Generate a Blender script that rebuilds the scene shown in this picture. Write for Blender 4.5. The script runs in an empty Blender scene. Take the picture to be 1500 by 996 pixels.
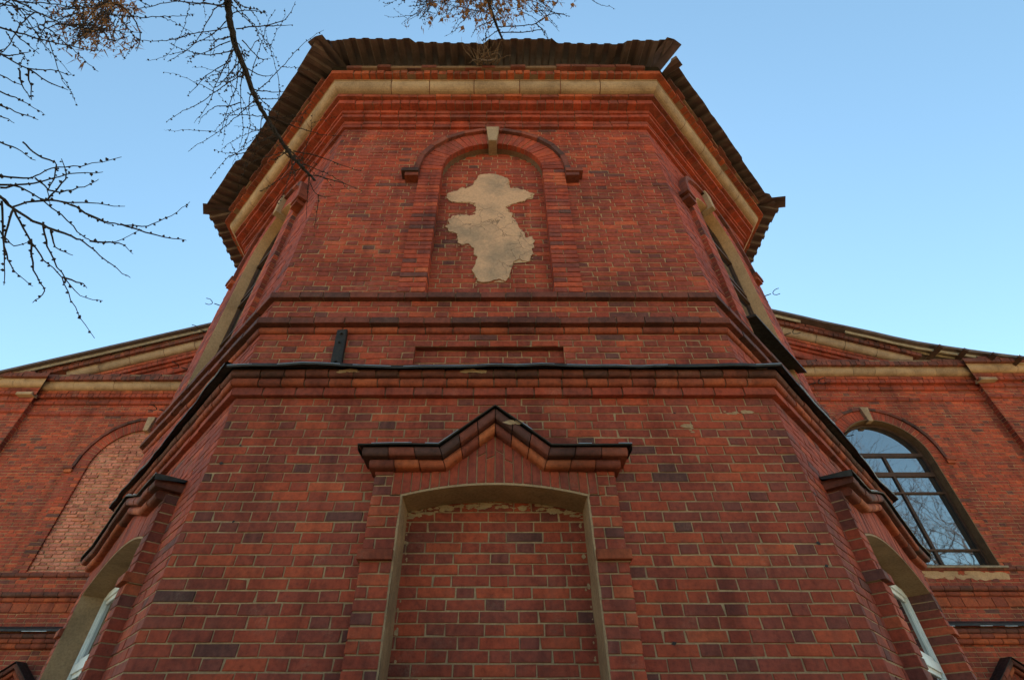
import bpy, math, random
from math import radians, sin, cos, tan, pi, sqrt, atan2
from mathutils import Vector, noise
random.seed(7)
C = bpy.data.collections.new('scene'); S = bpy.context.scene
S.collection.children.link(C)
ZC = 1.6                                   # eye height: mesh z values below are relative to the eye

# ------------------------------------------------------------------ camera, sky, sun, exposure
cam = bpy.data.cameras.new('camera'); co = bpy.data.objects.new('camera', cam); C.objects.link(co)
S.camera = co
cam.sensor_width = 36; cam.lens = 745/1500*36; cam.clip_end = 2000; cam.clip_start = .05
cam.shift_x = 18/1500
co.location = (0, -3.6, ZC); co.rotation_euler = (radians(90+41.1), 0, 0)
SUN_EL, SUN_AZ = radians(46), radians(6)  # azimuth from straight behind the church, to the right
w = bpy.data.worlds.new('World'); S.world = w; w.use_nodes = True
nt = w.node_tree; bg = nt.nodes['Background']
sky = nt.nodes.new('ShaderNodeTexSky'); sky.sky_type = 'NISHITA'; sky.sun_disc = False
sky.sun_elevation = SUN_EL; sky.sun_rotation = SUN_AZ
sky.air_density = 1.0; sky.dust_density = 0.05; sky.ozone_density = 1.0; sky.altitude = 150
tint = nt.nodes.new('ShaderNodeMix'); tint.data_type = 'RGBA'; tint.blend_type = 'MULTIPLY'; tint.inputs[0].default_value = 1
tint.inputs[7].default_value = (.94, 1.06, .90, 1); nt.links.new(sky.outputs[0], tint.inputs[6])
nt.links.new(tint.outputs[2], bg.inputs[0]); bg.inputs[1].default_value = .075
sl = bpy.data.lights.new('sun', 'SUN'); sl.energy = 5.0; sl.angle = radians(.5); sl.color = (1, .93, .82)
so = bpy.data.objects.new('sun', sl); C.objects.link(so)
sd = Vector((sin(SUN_AZ)*cos(SUN_EL), cos(SUN_AZ)*cos(SUN_EL), sin(SUN_EL)))
so.rotation_euler = sd.to_track_quat('Z', 'Y').to_euler(); so.location = (10, 20, 40)
S.view_settings.view_transform = 'Standard'; S.view_settings.look = 'None'
S.view_settings.gamma = 1; S.view_settings.use_curve_mapping = False
S.view_settings.exposure = 1.96

# ------------------------------------------------------------------ materials
def newmat(name):
    m = bpy.data.materials.new(name); m.use_nodes = True
    return m, m.node_tree, m.node_tree.nodes['Principled BSDF']
def nz(t, scale, detail=4, rough=.55, vec=None):
    n = t.nodes.new('ShaderNodeTexNoise'); n.inputs['Scale'].default_value = scale
    n.inputs['Detail'].default_value = detail; n.inputs['Roughness'].default_value = rough
    if vec is not None: t.links.new(vec, n.inputs['Vector'])
    return n.outputs['Fac']
def ramp(t, fac, stops, interp='LINEAR'):
    r = t.nodes.new('ShaderNodeValToRGB'); r.color_ramp.interpolation = interp
    while len(r.color_ramp.elements) < len(stops): r.color_ramp.elements.new(.5)
    for e, (p, c) in zip(r.color_ramp.elements, stops): e.position = p; e.color = (*c, 1) if len(c) == 3 else c
    t.links.new(fac, r.inputs[0]); return r.outputs['Color']
def mix(t, fac, a, b, mode='MIX'):
    n = t.nodes.new('ShaderNodeMix'); n.data_type = 'RGBA'; n.blend_type = mode
    for k, v in ((0, fac), (6, a), (7, b)):
        if hasattr(v, 'links'): t.links.new(v, n.inputs[k])
        else: n.inputs[k].default_value = (*v, 1) if isinstance(v, tuple) else v
    return n.outputs[2]
def math_(t, op, a, b):
    n = t.nodes.new('ShaderNodeMath'); n.operation = op
    for k, v in ((0, a), (1, b)):
        if hasattr(v, 'links'): t.links.new(v, n.inputs[k])
        else: n.inputs[k].default_value = v
    return n.outputs[0]
def bump(t, b, h, s, d=.01):
    n = t.nodes.new('ShaderNodeBump'); n.inputs['Strength'].default_value = s; n.inputs['Distance'].default_value = d
    t.links.new(h, n.inputs['Height']); t.links.new(n.outputs[0], b.inputs['Normal'])
def pos(t):
    return t.nodes.new('ShaderNodeNewGeometry').outputs['Position']
W_ = lambda v: (v, v, v)

def brick_mat(name, stops, stain=.35, pale=.25):
    m, t, b = newmat(name); p = pos(t)
    a = t.nodes.new('ShaderNodeAttribute'); a.attribute_name = 'rnd'
    c = ramp(t, a.outputs['Fac'], stops)
    c = mix(t, 1., c, ramp(t, nz(t, 28, 5, .65, p), [(.28, W_(.62)), (.5, W_(1.)), (.72, W_(1.28))]), 'MULTIPLY')
    c = mix(t, ramp(t, nz(t, 6.5, 5, .65, p), [(.52, W_(0)), (.74, W_(.35))]), c, (.22, .072, .05))        # dusty bloom
    c = mix(t, 1., c, ramp(t, nz(t, 1.3, 4, .6, p), [(.35, W_(1-stain)), (.52, W_(1.)), (.7, W_(1.08))]), 'MULTIPLY')
    c = mix(t, ramp(t, nz(t, 140, 3, .6, p), [(.60, W_(0)), (.78, W_(.35))]), c, (.10, .06, .045))       # pits
    pf = math_(t, 'MULTIPLY', ramp(t, nz(t, 3.1, 5, .62, p), [(.56, W_(0)), (.75, W_(1))]),
               ramp(t, nz(t, 60, 4, .7, p), [(.42, W_(0)), (.62, W_(pale))]))
    c = mix(t, pf, c, (.46, .33, .24))                                                                 # lime bloom
    mp = t.nodes.new('ShaderNodeMapping'); mp.inputs['Scale'].default_value = (3.2, 3.2, .28); t.links.new(p, mp.inputs['Vector'])
    c = mix(t, 1., c, ramp(t, nz(t, 1.6, 5, .6, mp.outputs[0]), [(.34, (.70, .66, .64)), (.5, W_(1.)), (.7, (1.08, 1.1, 1.1))]), 'MULTIPLY')
    t.links.new(c, b.inputs['Base Color']); b.inputs['Roughness'].default_value = .82
    b.inputs['Specular IOR Level'].default_value = .35
    bump(t, b, nz(t, 90, 5, .7, p), .6, .006)
    return m
RED = [(0, (.12, .042, .033)), (.08, (.17, .042, .030)), (.2, (.235, .045, .027)), (.38, (.315, .048, .022)), (.52, (.255, .050, .029)), (.68, (.345, .053, .023)), (.86, (.41, .068, .026)), (1, (.46, .098, .038))]
ORG = [(0, (.12, .032, .022)), (.25, (.25, .048, .022)), (.7, (.36, .075, .026)), (1, (.46, .12, .04))]
DRK = [(0, (.065, .030, .024)), (.4, (.14, .040, .027)), (.75, (.20, .048, .028)), (1, (.27, .062, .032))]
PNK = [(0, (.32, .10, .07)), (.35, (.46, .15, .10)), (.7, (.56, .20, .135)), (1, (.60, .18, .09))]
M = {}
M['brick'] = brick_mat('brick_red', RED)
M['orange'] = brick_mat('brick_orange', ORG, .4, .3)
M['dark'] = brick_mat('brick_weathered', DRK, .45, .2)
M['pink'] = brick_mat('brick_rough_pink', PNK, .25, .7)
def earthy(name, col, col2, sc, rough=.9, b_=.4, stain=(.16, .11, .07), st=.6, bsc=70):
    m, t, b = newmat(name); p = pos(t)
    c = mix(t, ramp(t, nz(t, sc, 5, .6, p), [(.35, W_(0)), (.68, W_(1))]), col, col2)
    c = mix(t, ramp(t, nz(t, 1.7, 6, .65, p), [(.52, W_(0)), (.72, W_(st))]), c, stain)
    c = mix(t, 1., c, ramp(t, nz(t, 45, 5, .7, p), [(.3, W_(.72)), (.6, W_(1.05))]), 'MULTIPLY')
    at_ = t.nodes.new('ShaderNodeAttribute'); at_.attribute_name = 'rnd'
    c = mix(t, 1., c, ramp(t, at_.outputs['Fac'], [(0, (.80, .80, .82)), (.5, W_(1.)), (1, (1.08, 1.06, 1.02))]), 'MULTIPLY')
    t.links.new(c, b.inputs['Base Color']); b.inputs['Roughness'].default_value = rough
    b.inputs['Specular IOR Level'].default_value = .25
    bump(t, b, nz(t, bsc, 5, .7, p), b_, .006)
    return m
M['mortar'] = earthy('lime_mortar', (.43, .27, .15), (.33, .20, .11), 9, st=.5, stain=(.22, .11, .06))
M['mortar_dk'] = earthy('dirty_mortar', (.22, .13, .08), (.15, .085, .055), 8)
M['stone'] = earthy('sandstone', (.40, .275, .175), (.29, .195, .125), 6, stain=(.17, .11, .07), st=.75)
M['plaster'] = earthy('old_plaster', (.52, .32, .18), (.43, .255, .14), 5, stain=(.20, .14, .09), st=.6)
M['plaster_grey'] = earthy('grey_plaster', (.40, .245, .135), (.28, .17, .095), 4, stain=(.14, .11, .08), st=.5)
M['umber'] = earthy('umber_painted_plaster', (.20, .125, .07), (.13, .085, .05), 6, .85, .4, (.06, .04, .025))
M['wood'] = earthy('brown_timber', (.055, .028, .018), (.09, .045, .028), 14, .6, .3, (.03, .02, .015))
M['board'] = earthy('weathered_board', (.36, .29, .2), (.24, .19, .14), 12, .85, .3)
M['tar'] = earthy('tarred_iron', (.018, .016, .015), (.035, .028, .024), 20, .6, .4, (.05, .03, .02))
M['ground'] = earthy('dry_grass_ground', (.42, .29, .13), (.32, .22, .10), .5, 1, .5, (.16, .13, .08))
m, t, b = newmat('cracked_plaster'); p = pos(t)
c = mix(t, ramp(t, nz(t, 2.2, 5, .6, p), [(.44, W_(0)), (.62, W_(1))]), (.56, .325, .195), (.33, .215, .14))
c = mix(t, 1., c, ramp(t, nz(t, 40, 5, .7, p), [(.3, W_(.78)), (.6, W_(1.06))]), 'MULTIPLY')
wv = t.nodes.new('ShaderNodeVectorMath'); wv.operation = 'ADD'; nn_ = t.nodes.new('ShaderNodeTexNoise'); nn_.inputs['Scale'].default_value = 9
t.links.new(p, nn_.inputs['Vector']); vs = t.nodes.new('ShaderNodeVectorMath'); vs.operation = 'SCALE'; vs.inputs['Scale'].default_value = .12
t.links.new(nn_.outputs['Color'], vs.inputs[0]); t.links.new(p, wv.inputs[0]); t.links.new(vs.outputs[0], wv.inputs[1])
vo = t.nodes.new('ShaderNodeTexVoronoi'); vo.feature = 'DISTANCE_TO_EDGE'; vo.inputs['Scale'].default_value = 4.6; t.links.new(wv.outputs[0], vo.inputs['Vector'])
ck = math_(t, 'MULTIPLY', ramp(t, vo.outputs['Distance'], [(.004, W_(.75)), (.02, W_(0))]), ramp(t, nz(t, 1.6, 2, .5, p), [(.46, W_(0)), (.56, W_(1))]))
c = mix(t, ck, c, (.12, .07, .04)); t.links.new(c, b.inputs['Base Color']); b.inputs['Roughness'].default_value = .92
bump(t, b, math_(t, 'SUBTRACT', nz(t, 30, 5, .65, p), ck), .6, .008); M['patch'] = m
def metal(name, col, rough, met, spots):
    m, t, b = newmat(name); p = pos(t)
    c = mix(t, ramp(t, nz(t, 7, 5, .6, p), [(.48, W_(0)), (.7, W_(1))]), col, spots)
    t.links.new(c, b.inputs['Base Color']); b.inputs['Metallic'].default_value = met
    t.links.new(ramp(t, nz(t, 20, 3, .6, p), [(.3, W_(rough*.8)), (.7, W_(min(1, rough*1.3)))]), b.inputs['Roughness'])
    bump(t, b, nz(t, 6, 3, .5, p), .12, .02)
    return m
M['flash'] = metal('black_roof_iron', (.014, .011, .009), .62, .0, (.03, .02, .015))
M['zinc'] = metal('bare_zinc_edge', (.46, .47, .48), .45, .9, (.25, .25, .26))
M['sheet'] = metal('brown_profiled_sheet', (.10, .07, .064), .5, .2, (.145, .10, .09))
M['pvc'] = metal('white_plastic', (.78, .78, .77), .4, 0, (.62, .61, .58))
m, t, b = newmat('window_glass'); b.inputs['Base Color'].default_value = (.012, .016, .02, 1)
b.inputs['Roughness'].default_value = .02; b.inputs['IOR'].default_value = 3.6
bump(t, b, nz(t, 2.2, 2, .5, pos(t)), .02, .05); M['glass'] = m
M['bark'] = earthy('larch_bark', (.055, .04, .032), (.035, .026, .022), 30, .95, .6, (.02, .015, .012))
M['twig'] = earthy('larch_twig', (.06, .038, .026), (.04, .026, .02), 40, .9, .3, (.03, .02, .015))
M['needle'] = earthy('dry_needles', (.40, .20, .09), (.30, .14, .06), 30, .9, .1, (.2, .09, .04))
M['leaf'] = earthy('shading_hedge_leaf', (.035, .06, .022), (.05, .08, .03), 8, .8, .2, (.03, .04, .02))
M['weed'] = earthy('dead_weed_stem', (.24, .165, .115), (.15, .105, .075), 30, .95, .2)

# ------------------------------------------------------------------ mesh helpers
class Fr:                                   # a facade frame: u along, d outward, z up in the facade
    def __init__(s, o, e, n, w=(0, 0, 1)):
        s.o = Vector(o); s.e = Vector(e).normalized(); s.n = Vector(n).normalized(); s.w = Vector(w).normalized()
    def P(s, u, d, z): return s.o + s.e*u + s.n*d + s.w*z
class MB:
    def __init__(s): s.v = []; s.f = []; s.mi = []; s.r = []; s.mats = []
    def m(s, name):
        if name not in s.mats: s.mats.append(name)
        return s.mats.index(name)
    def add(s, verts, faces, mat, rnd=.5):
        k = len(s.v); s.v += [(p[0], p[1], p[2]+ZC) for p in verts]; i = s.m(mat)
        for f in faces: s.f.append([k+x for x in f]); s.mi.append(i); s.r.append(rnd)
    def build(s, name, parent=None, smooth=False, label=None):
        me = bpy.data.meshes.new(name); me.from_pydata(s.v, [], s.f)
        for n in s.mats: me.materials.append(M[n])
        me.polygons.foreach_set('material_index', s.mi)
        a = me.attributes.new('rnd', 'FLOAT', 'FACE'); a.data.foreach_set('value', s.r)
        if smooth: me.polygons.foreach_set('use_smooth', [True]*len(s.f))
        me.update(); o = bpy.data.objects.new(name, me); C.objects.link(o); o.parent = parent
        if label: o['label'] = label
        return o
def thing(name, label, cat, loc=(0, 0, 0), group=None):
    o = bpy.data.objects.new(name, None); C.objects.link(o); o.location = loc
    o['label'] = label; o['category'] = cat
    if group: o['group'] = group
    return o
R = random.random
def J(a): return (R()*2-1)*a
def block(mb, fr, q, d0, d1, mat='brick', rnd=None, ch=.004, jit=.0018):
    """a brick: q = four (u,z) corners anticlockwise seen from outside, from depth d0 out to d1"""
    if rnd is None: rnd = R()
    q = [Vector((u+J(jit), z+J(jit))) for u, z in q]; ins = []
    if jit > .002 and R() < .22:
        k_ = random.randrange(4); c_ = (q[0]+q[2])/2; q[k_] = q[k_]+(c_-q[k_]).normalized()*R()*.011
    for i in range(4):
        a = q[i-1]-q[i]; b = q[(i+1) % 4]-q[i]
        ins.append(q[i] + (a.normalized()+b.normalized())*ch)
    df = [d1+J(jit) for _ in range(4)]
    V = [fr.P(p.x, df[i], p.y) for i, p in enumerate(ins)] + [fr.P(p.x, df[i]-ch*.8, p.y) for i, p in enumerate(q)] + [fr.P(p.x, d0, p.y) for p in q]
    F = [[0, 1, 2, 3]]
    for i in range(4):
        j = (i+1) % 4
        F.append([i, 4+i, 4+j, j]); F.append([4+i, 8+i, 8+j, 4+j])
    mb.add(V, F, mat, rnd)
def rect(u0, u1, z0, z1): return [(u0, z0), (u1, z0), (u1, z1), (u0, z1)]
def quad(mb, fr, pts, mat, rnd=.5): mb.add([fr.P(*p) for p in pts], [list(range(len(pts)))], mat, rnd)
def box(mb, fr, u0, u1, d0, d1, z0, z1, mat, rnd=None):
    V = [fr.P(u, d, z) for d in (d0, d1) for u, z in rect(u0, u1, z0, z1)]
    mb.add(V, [[4, 5, 6, 7], [3, 2, 1, 0], [0, 1, 5, 4], [1, 2, 6, 5], [2, 3, 7, 6], [3, 0, 4, 7]], mat, R() if rnd is None else rnd)
def bar3(mb, fr, a, b, wu, wd, mat):         # square bar between two (u,d,z) points
    a = fr.P(*a); b = fr.P(*b); x = (b-a).normalized(); s = x.orthogonal().normalized(); t_ = x.cross(s)
    V = [p + s*i*wu/2 + t_*j*wd/2 for p in (a, b) for i, j in ((-1, -1), (1, -1), (1, 1), (-1, 1))]
    mb.add(V, [[3, 2, 1, 0], [4, 5, 6, 7], [0, 1, 5, 4], [1, 2, 6, 5], [2, 3, 7, 6], [3, 0, 4, 7]], mat, R())
def tube(mb, pts, rad, mat, n=5, cap=True):
    k = len(mb.v); V = []; F = []; m = len(pts)
    ref = Vector((.31, .62, .72))
    for i, p in enumerate(pts):
        p = Vector(p); d = (Vector(pts[min(i+1, m-1)])-Vector(pts[max(i-1, 0)]))
        d = d.normalized() if d.length > 1e-9 else Vector((0, 0, 1))
        a = d.cross(ref); a = a.normalized() if a.length > 1e-4 else d.orthogonal().normalized()
        b = d.cross(a); r = rad[i] if isinstance(rad, (list, tuple)) else rad
        V += [p + a*cos(2*pi*j/n)*r + b*sin(2*pi*j/n)*r for j in range(n)]
    for i in range(m-1):
        for j in range(n):
            F.append([i*n+j, i*n+(j+1) % n, (i+1)*n+(j+1) % n, (i+1)*n+j])
    if cap: F.append(list(range(n))[::-1]); F.append([(m-1)*n+j for j in range(n)])
    mb.add(V, F, mat)

CH = .0762                                   # one course
def wall(mb, fr, z0, n, iv, d=0, mat='brick', mort='mortar', rec=.007, key=None, ends=(None, None), phase=0, jit=.0026, ch=.004, dj=.0022, gap=.0048):
    """n courses of Flemish bond downward-open from z0 up; iv(zmid)->intervals; ends: corner keys for bent bricks"""
    for i in range(n):
        za = z0+i*CH; zb = za+CH
        for (a, b) in iv(za+CH/2):
            if b-a < .02: continue
            quad(mb, fr, [(a, d-rec, za), (b, d-rec, za), (b, d-rec, zb), (a, d-rec, zb)], mort, R())
            x = -((i % 2)*.2025 + phase) - .81 + J(.02); x += math.floor((a-x)/.405)*.405
            cuts = [a]; kk = 0
            while x < b+.4:
                for L in (.27, .135):
                    x += L+J(.006)
                    if a+.045 < x < b-.045: cuts.append(x)
            cuts.append(b)
            for k in range(len(cuts)-1):
                u0, u1 = cuts[k], cuts[k+1]; rr = R()
                g0 = gap; g1 = gap
                hdr = (u1-u0) < .17
                rr = .07+rr*.72 if hdr else .2+rr*.72
                if k == 0 and ends[0] and abs(a) < 1e-6: rr = CR.setdefault((ends[0], i), rr); g0 = .0005
                if k == len(cuts)-2 and ends[1]: rr = CR.setdefault((ends[1], i), rr); g1 = .0005
                if R() < .02: rr = R()*.05
                bd = d+J(dj)
                if R() < .01: bd -= .002
                sag = noise.noise(Vector((u0*.6, za*2, fr.o.x)))*.004
                block(mb, fr, rect(u0+g0, u1-g1, za+gap+sag, zb-gap+sag), d-.05, bd, mat, rr, ch, jit)
CR = {}
TM = tan(radians(22.5))
def prof(kind, z0, z1, p, p0):
    h = z1-z0; bk = p0-.03
    if kind == 'sq': return [(bk, z1), (p-.004, z1), (p, z1-.004), (p, z0+.004), (p-.004, z0), (bk, z0)]
    if kind == 'roll':
        r = h*.5; zc = (z0+z1)/2
        return [(bk, z1)] + [(p-r*.8+r*.8*cos(a), zc+r*sin(a)) for a in [pi/2-pi*k/8 for k in range(9)]] + [(bk, z0)]
    if kind == 'nose':                       # square top, rounded lower edge
        r = h*.55
        return [(bk, z1), (p-.004, z1), (p, z1-.004)] + [(p-r+r*cos(a), z0+r-r*sin(a)) for a in [pi/2*k/5 for k in range(6)]] + [(bk, z0)]
    if kind == 'cove':                       # stone cavetto: p at top, p0 at foot
        return [(bk, z1), (p, z1), (p, z1-.022)] + [(p-.012-(p-.012-p0)*(1-cos(a)), z0+(h-.024)*(1-sin(a))) for a in [pi/2*k/6 for k in range(7)]] + [(bk, z0)]
def mould(mb, fr, L, z0, z1, p, kind='sq', unit=.27, mat='brick', p0=0, ml=TM, mr=TM, a=0, mort='mortar_dk', gap=.006, jit=.004, miss=0, skip=None, rndf=None):
    """one course of moulded bricks along a facet from u=a to u=L, mitred at the corners"""
    n = max(1, round((L-a)/unit)); cuts = [a]+[a+(L-a)*(k+J(.07))/n for k in range(1, n)]+[L]
    pr = prof(kind, z0, z1, p, p0)
    # recessed mortar core
    pc = prof(kind, z0+.004, z1-.004, p-.013, p0)
    V = [fr.P((a-ml*d), d, z) for d, z in pc]+[fr.P((L+mr*d), d, z) for d, z in pc]; m = len(pc)
    if not skip: mb.add(V, [[i, i+1, m+i+1, m+i] for i in range(m-1)], mort)
    for k in range(n):
        if miss and R() < miss and 0 < k < n-1: continue
        if skip and skip((cuts[k]+cuts[k+1])/2): continue
        j = J(jit); jz = J(jit*.5)
        q0 = ml if k == 0 else 0; q1 = mr if k == n-1 else 0
        g0 = 0 if (k == 0 and ml) else gap; g1 = 0 if (k == n-1 and mr) else gap
        m = len(pr)
        V = [fr.P(cuts[k]+g0-q0*d, d+(j if d > p0 else 0), z+jz) for d, z in pr]+[fr.P(cuts[k+1]-g1+q1*d, d+(j if d > p0 else 0), z+jz) for d, z in pr]
        F = [[i, i+1, m+i+1, m+i] for i in range(m-1)]+[list(range(m)), [m+i for i in range(m)][::-1]]
        mb.add(V, F, mat, .12+.62*R() if rndf is None else rndf())
def minus(ivs, a, b):
    out = []
    for x, y in ivs:
        if b <= x or a >= y: out.append((x, y)); continue
        if a > x: out.append((x, a))
        if b < y: out.append((b, y))
    return out

# ------------------------------------------------------------------ ground
g = MB(); nn = 40
V = []
for i in range(nn+1):
    for j in range(nn+1):
        x = (i/nn*2-1); y = (j/nn*2-1); x = x*abs(x)*600; y = y*abs(y)*600
        V.append((x, y, -ZC + noise.noise(Vector((x*.05, y*.05, 0)))*.12*min(1, max(0, (abs(x)+abs(y)-20)/40))))
g.add(V, [[i*(nn+1)+j, (i+1)*(nn+1)+j, (i+1)*(nn+1)+j+1, i*(nn+1)+j+1] for i in range(nn) for j in range(nn)], 'ground')
go = g.build('ground', None, True); go['kind'] = 'structure'

# ------------------------------------------------------------------ the church
s2 = sqrt(.5)
church = thing('brick_church', 'abandoned red brick church with faceted apse, tan stone cornice band and brown sheet eaves', 'church')
# lower stage facets
LX0, LX1 = -2.256, 2.328; LDl, LDr = 3.86, 3.60
lF = Fr((LX0, 0, 0), (1, 0, 0), (0, -1, 0)); lF.L = LX1-LX0
aR, aL = radians(46.3), radians(47.5)
lR = Fr((LX1, 0, 0), (cos(aR), sin(aR), 0), (sin(aR), -cos(aR), 0)); lR.L = LDr
lL = Fr((LX0-LDl*cos(aL), LDl*sin(aL), 0), (cos(aL), -sin(aL), 0), (-sin(aL), -cos(aL), 0)); lL.L = LDl
YW = 6.7; YWL = 7.12
pR = lR.P(LDr, 0, 0); pL = lL.P(0, 0, 0)
lRR = Fr(pR, (0, 1, 0), (1, 0, 0)); lRR.L = YW-pR.y
lLL = Fr((pL.x, YWL, 0), (0, -1, 0), (-1, 0, 0)); lLL.L = YWL-pL.y
# upper stage facets
UX0, UX1, UY = -2.32, 2.20, .08; UDl, UDr = 3.36, 3.14
uF = Fr((UX0, UY, 0), (1, 0, 0), (0, -1, 0)); uF.L = UX1-UX0
uR = Fr((UX1, UY, 0), (s2, s2, 0), (s2, -s2, 0)); uR.L = UDr
uL = Fr((UX0-UDl*s2, UY+UDl*s2, 0), (s2, -s2, 0), (-s2, -s2, 0)); uL.L = UDl
qR = uR.P(UDr, 0, 0); qL = uL.P(0, 0, 0)
uRR = Fr(qR, (0, 1, 0), (1, 0, 0)); uRR.L = YW-qR.y
uLL = Fr((qL.x, YWL, 0), (0, -1, 0), (-1, 0, 0)); uLL.L = YWL-qL.y
LOW = [lLL, lL, lF, lR, lRR]; UPP = [uLL, uL, uF, uR, uRR]
CL = [('a', 'b'), ('b', 'c'), ('c', 'd'), ('d', 'e'), ('e', 'f')]
mit = lambda k: (0 if k == 0 else TM, 0 if k == 4 else TM)

# window centres along each facet
cF = -.035-LX0; cR = 1.86; cL = LDl-1.93
vF = -.10-UX0; vR = 1.53; vL = UDl-1.65
NAR = dict(hw=.68, ho=.89, hh=1.0, gv=.42, pk=2.25, ZS=1.575, RISE=.09)
WID = dict(hw=1.12, ho=1.33, hh=1.37, gv=.85, pk=2.17, ZS=1.50, RISE=.17)
def low_iv(fr, c, q):
    def f(z):
        iv = [(0, fr.L)]
        if z < 1.75: return minus(iv, c-q['ho']+.005, c+q['ho']-.005)
        if z < 1.86: return minus(iv, c-q['hh']+.09, c+q['hh']-.09)
        if z < q['pk']-.1: h = q['gv']*(q['pk']-.08-z)/(q['pk']-1.93); return minus(iv, c-h, c+h)
        return iv
    return f
LW = MB(); nlow = 34; zl0 = 2.483-nlow*CH
for k, fr in enumerate(LOW):
    c = {1: cL, 2: cF, 3: cR}.get(k)
    iv = low_iv(fr, c, NAR if k == 2 else WID) if c is not None else (lambda z, fr=fr: [(0, fr.L)])
    wall(LW, fr, zl0, nlow, iv, ends=('l'+CL[k][0], 'l'+CL[k][1]), phase=k*.11)
    quad(LW, fr, [(0, -.01, -ZC), (fr.L, -.01, -ZC), (fr.L, -.01, zl0), (0, -.01, zl0)], 'brick', .4) if c is None else [quad(LW, fr, [(a, -.01, -ZC), (b, -.01, -ZC), (b, -.01, zl0), (a, -.01, zl0)], 'brick', .4) for a, b in iv(0)]
    # plinth
    mould(LW, fr, fr.L, -ZC, -.75, .09, 'sq', .55, 'stone', 0, *mit(k))
for _ in range(26):                          # flat dark discs: painted shade of putlog holes and lost mortar
    fr = random.choice((lF, lF, lR, lL)); u = random.choice((.09, fr.L-.09, R()*fr.L, R()*fr.L)) + J(.04); k_ = random.randint(10, 32); z_ = zl0+k_*CH
    if fr is lF and abs(u-cF) < 1.05 or fr is not lF and .4 < u < fr.L-.4: continue
    r_ = .007+R()*.009; LW.add([fr.P(u+cos(a)*r_*(1.2+J(.5)), .0015, z_+sin(a)*r_*(1+J(.4))) for a in [2*pi*x/9 for x in range(9)]], [list(range(9))], 'tar')
LW.build('apse_wall', church, label='lower stage of the apse in red brick with pale mortar joints')

# cornice of the lower stage
SC = MB()
for k, fr in enumerate(LOW):
    ml, mr = mit(k)
    mould(SC, fr, fr.L, 2.483, 2.483+CH, .05, 'sq', .25, 'brick', 0, ml, mr)
    mould(SC, fr, fr.L, 2.483+CH, 2.483+2*CH, .095, 'roll', .2, 'orange', 0, ml, mr)
    mould(SC, fr, fr.L, 2.483+2*CH, 2.483+3*CH, .125, 'roll', .2, 'dark', 0, ml, mr)
SC.build('string_course', church, label='three moulded brick courses under the black iron flashing')
# lower flashing: wavy sheet from the upper wall down to a drip edge
FL = MB()
for k, fr in enumerate(LOW):
    ml, mr = mit(k); n = 44
    rows = []
    for i in range(n+1):
        f = i/n
        def pt(d, z):
            a0 = -ml*d; a1 = fr.L+mr*d
            return fr.P(a0+(a1-a0)*f, d, z)
        edge = min(f, 1-f)
        wv = noise.noise(Vector((f*fr.L*.9, k*7.3, 1)))*.024+noise.noise(Vector((f*fr.L*4, k*3.1, 5)))*.009
        rows.append([pt(-.15, 2.83), pt(-.085, 2.80), pt(.175+wv, 2.725+wv), pt(.19+wv, 2.70+wv), pt(.187+wv, 2.685+wv), pt(.172+wv, 2.70+wv), pt(.13, 2.712)])
    m = len(rows[0]); V = [p for r in rows for p in r]
    for j in range(m-1):
        FL.add([], [], 'flash')
    base = len(FL.v)
    F = [[i*m+j, (i+1)*m+j, (i+1)*m+j+1, i*m+j+1] for i in range(n) for j in range(m-1)]
    FL.add(V, F, 'flash')
    # worn bright edge in broken runs
    i = 0
    while i < n:
        ln = random.randint(2, 7)
        if R() < .62:
            tube(FL, [rows[min(n, i+q)][3]+Vector((0, 0, .004)) for q in range(ln+1) if i+q <= n], .0035, 'zinc', 5)
        i += ln+random.randint(0, 2)
FL.build('flashing', church, label='black sheet iron flashing with a worn bright edge')

# upper stage
ZU = 3.818; NU = 47; ZT = ZU+NU*CH         # top of plain wall
SPR, RA = 6.20, .672
def up_iv(fr, c):
    def f(z):
        iv = [(0, fr.L)]; ro = RA+.285
        if z < SPR: return minus(iv, c-ro, c+ro)
        if z < SPR+ro: h = sqrt(ro*ro-(z-SPR)**2); return minus(iv, c-h, c+h)
        return iv
    return f
UW = MB()
for k, fr in enumerate(UPP):
    c = {1: vL, 2: vF, 3: vR}.get(k); ends = ('u'+CL[k][0], 'u'+CL[k][1])
    iv = up_iv(fr, c) if c is not None else (lambda z, fr=fr: [(0, fr.L)])
    wall(UW, fr, ZU, NU, iv, ends=ends, phase=k*.17)
    full = lambda z, fr=fr: [(0, fr.L)]
    if k in (1, 2, 3):
        cw = c
        rec = lambda z, fr=fr, cw=cw: minus([(0, fr.L)], cw-.705, cw+.705) if 2.82 < z < 3.133 else [(0, fr.L)]
    else: rec = full
    wall(UW, fr, 3.437, 4, full, ends=(ends[0]+'2', ends[1]+'2'), phase=k*.2)
    wall(UW, fr, 3.285-8*CH, 8, rec, ends=(ends[0]+'3', ends[1]+'3'), phase=k*.3)
    if k in (1, 2, 3):                       # sunk panel under each window
        wall(UW, fr, 3.285-8*CH, 6, lambda z, cw=cw: [(cw-.72, cw+.72)], d=-.065, phase=.1)
        quad(UW, fr, [(cw-.72, 0-.01, 3.131), (cw+.72, -.01, 3.131), (cw+.72, -.08, 3.131), (cw-.72, -.08, 3.131)], 'dark', .5)
        for sg in (-1, 1): quad(UW, fr, [(cw+sg*.707, -.01, 2.8), (cw+sg*.707, -.08, 2.8), (cw+sg*.707, -.08, 3.133), (cw+sg*.707, -.01, 3.133)], 'brick', .4)
UW.build('apse_wall', church, label='upper stage of the apse in red brick')
S2 = MB()
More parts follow.
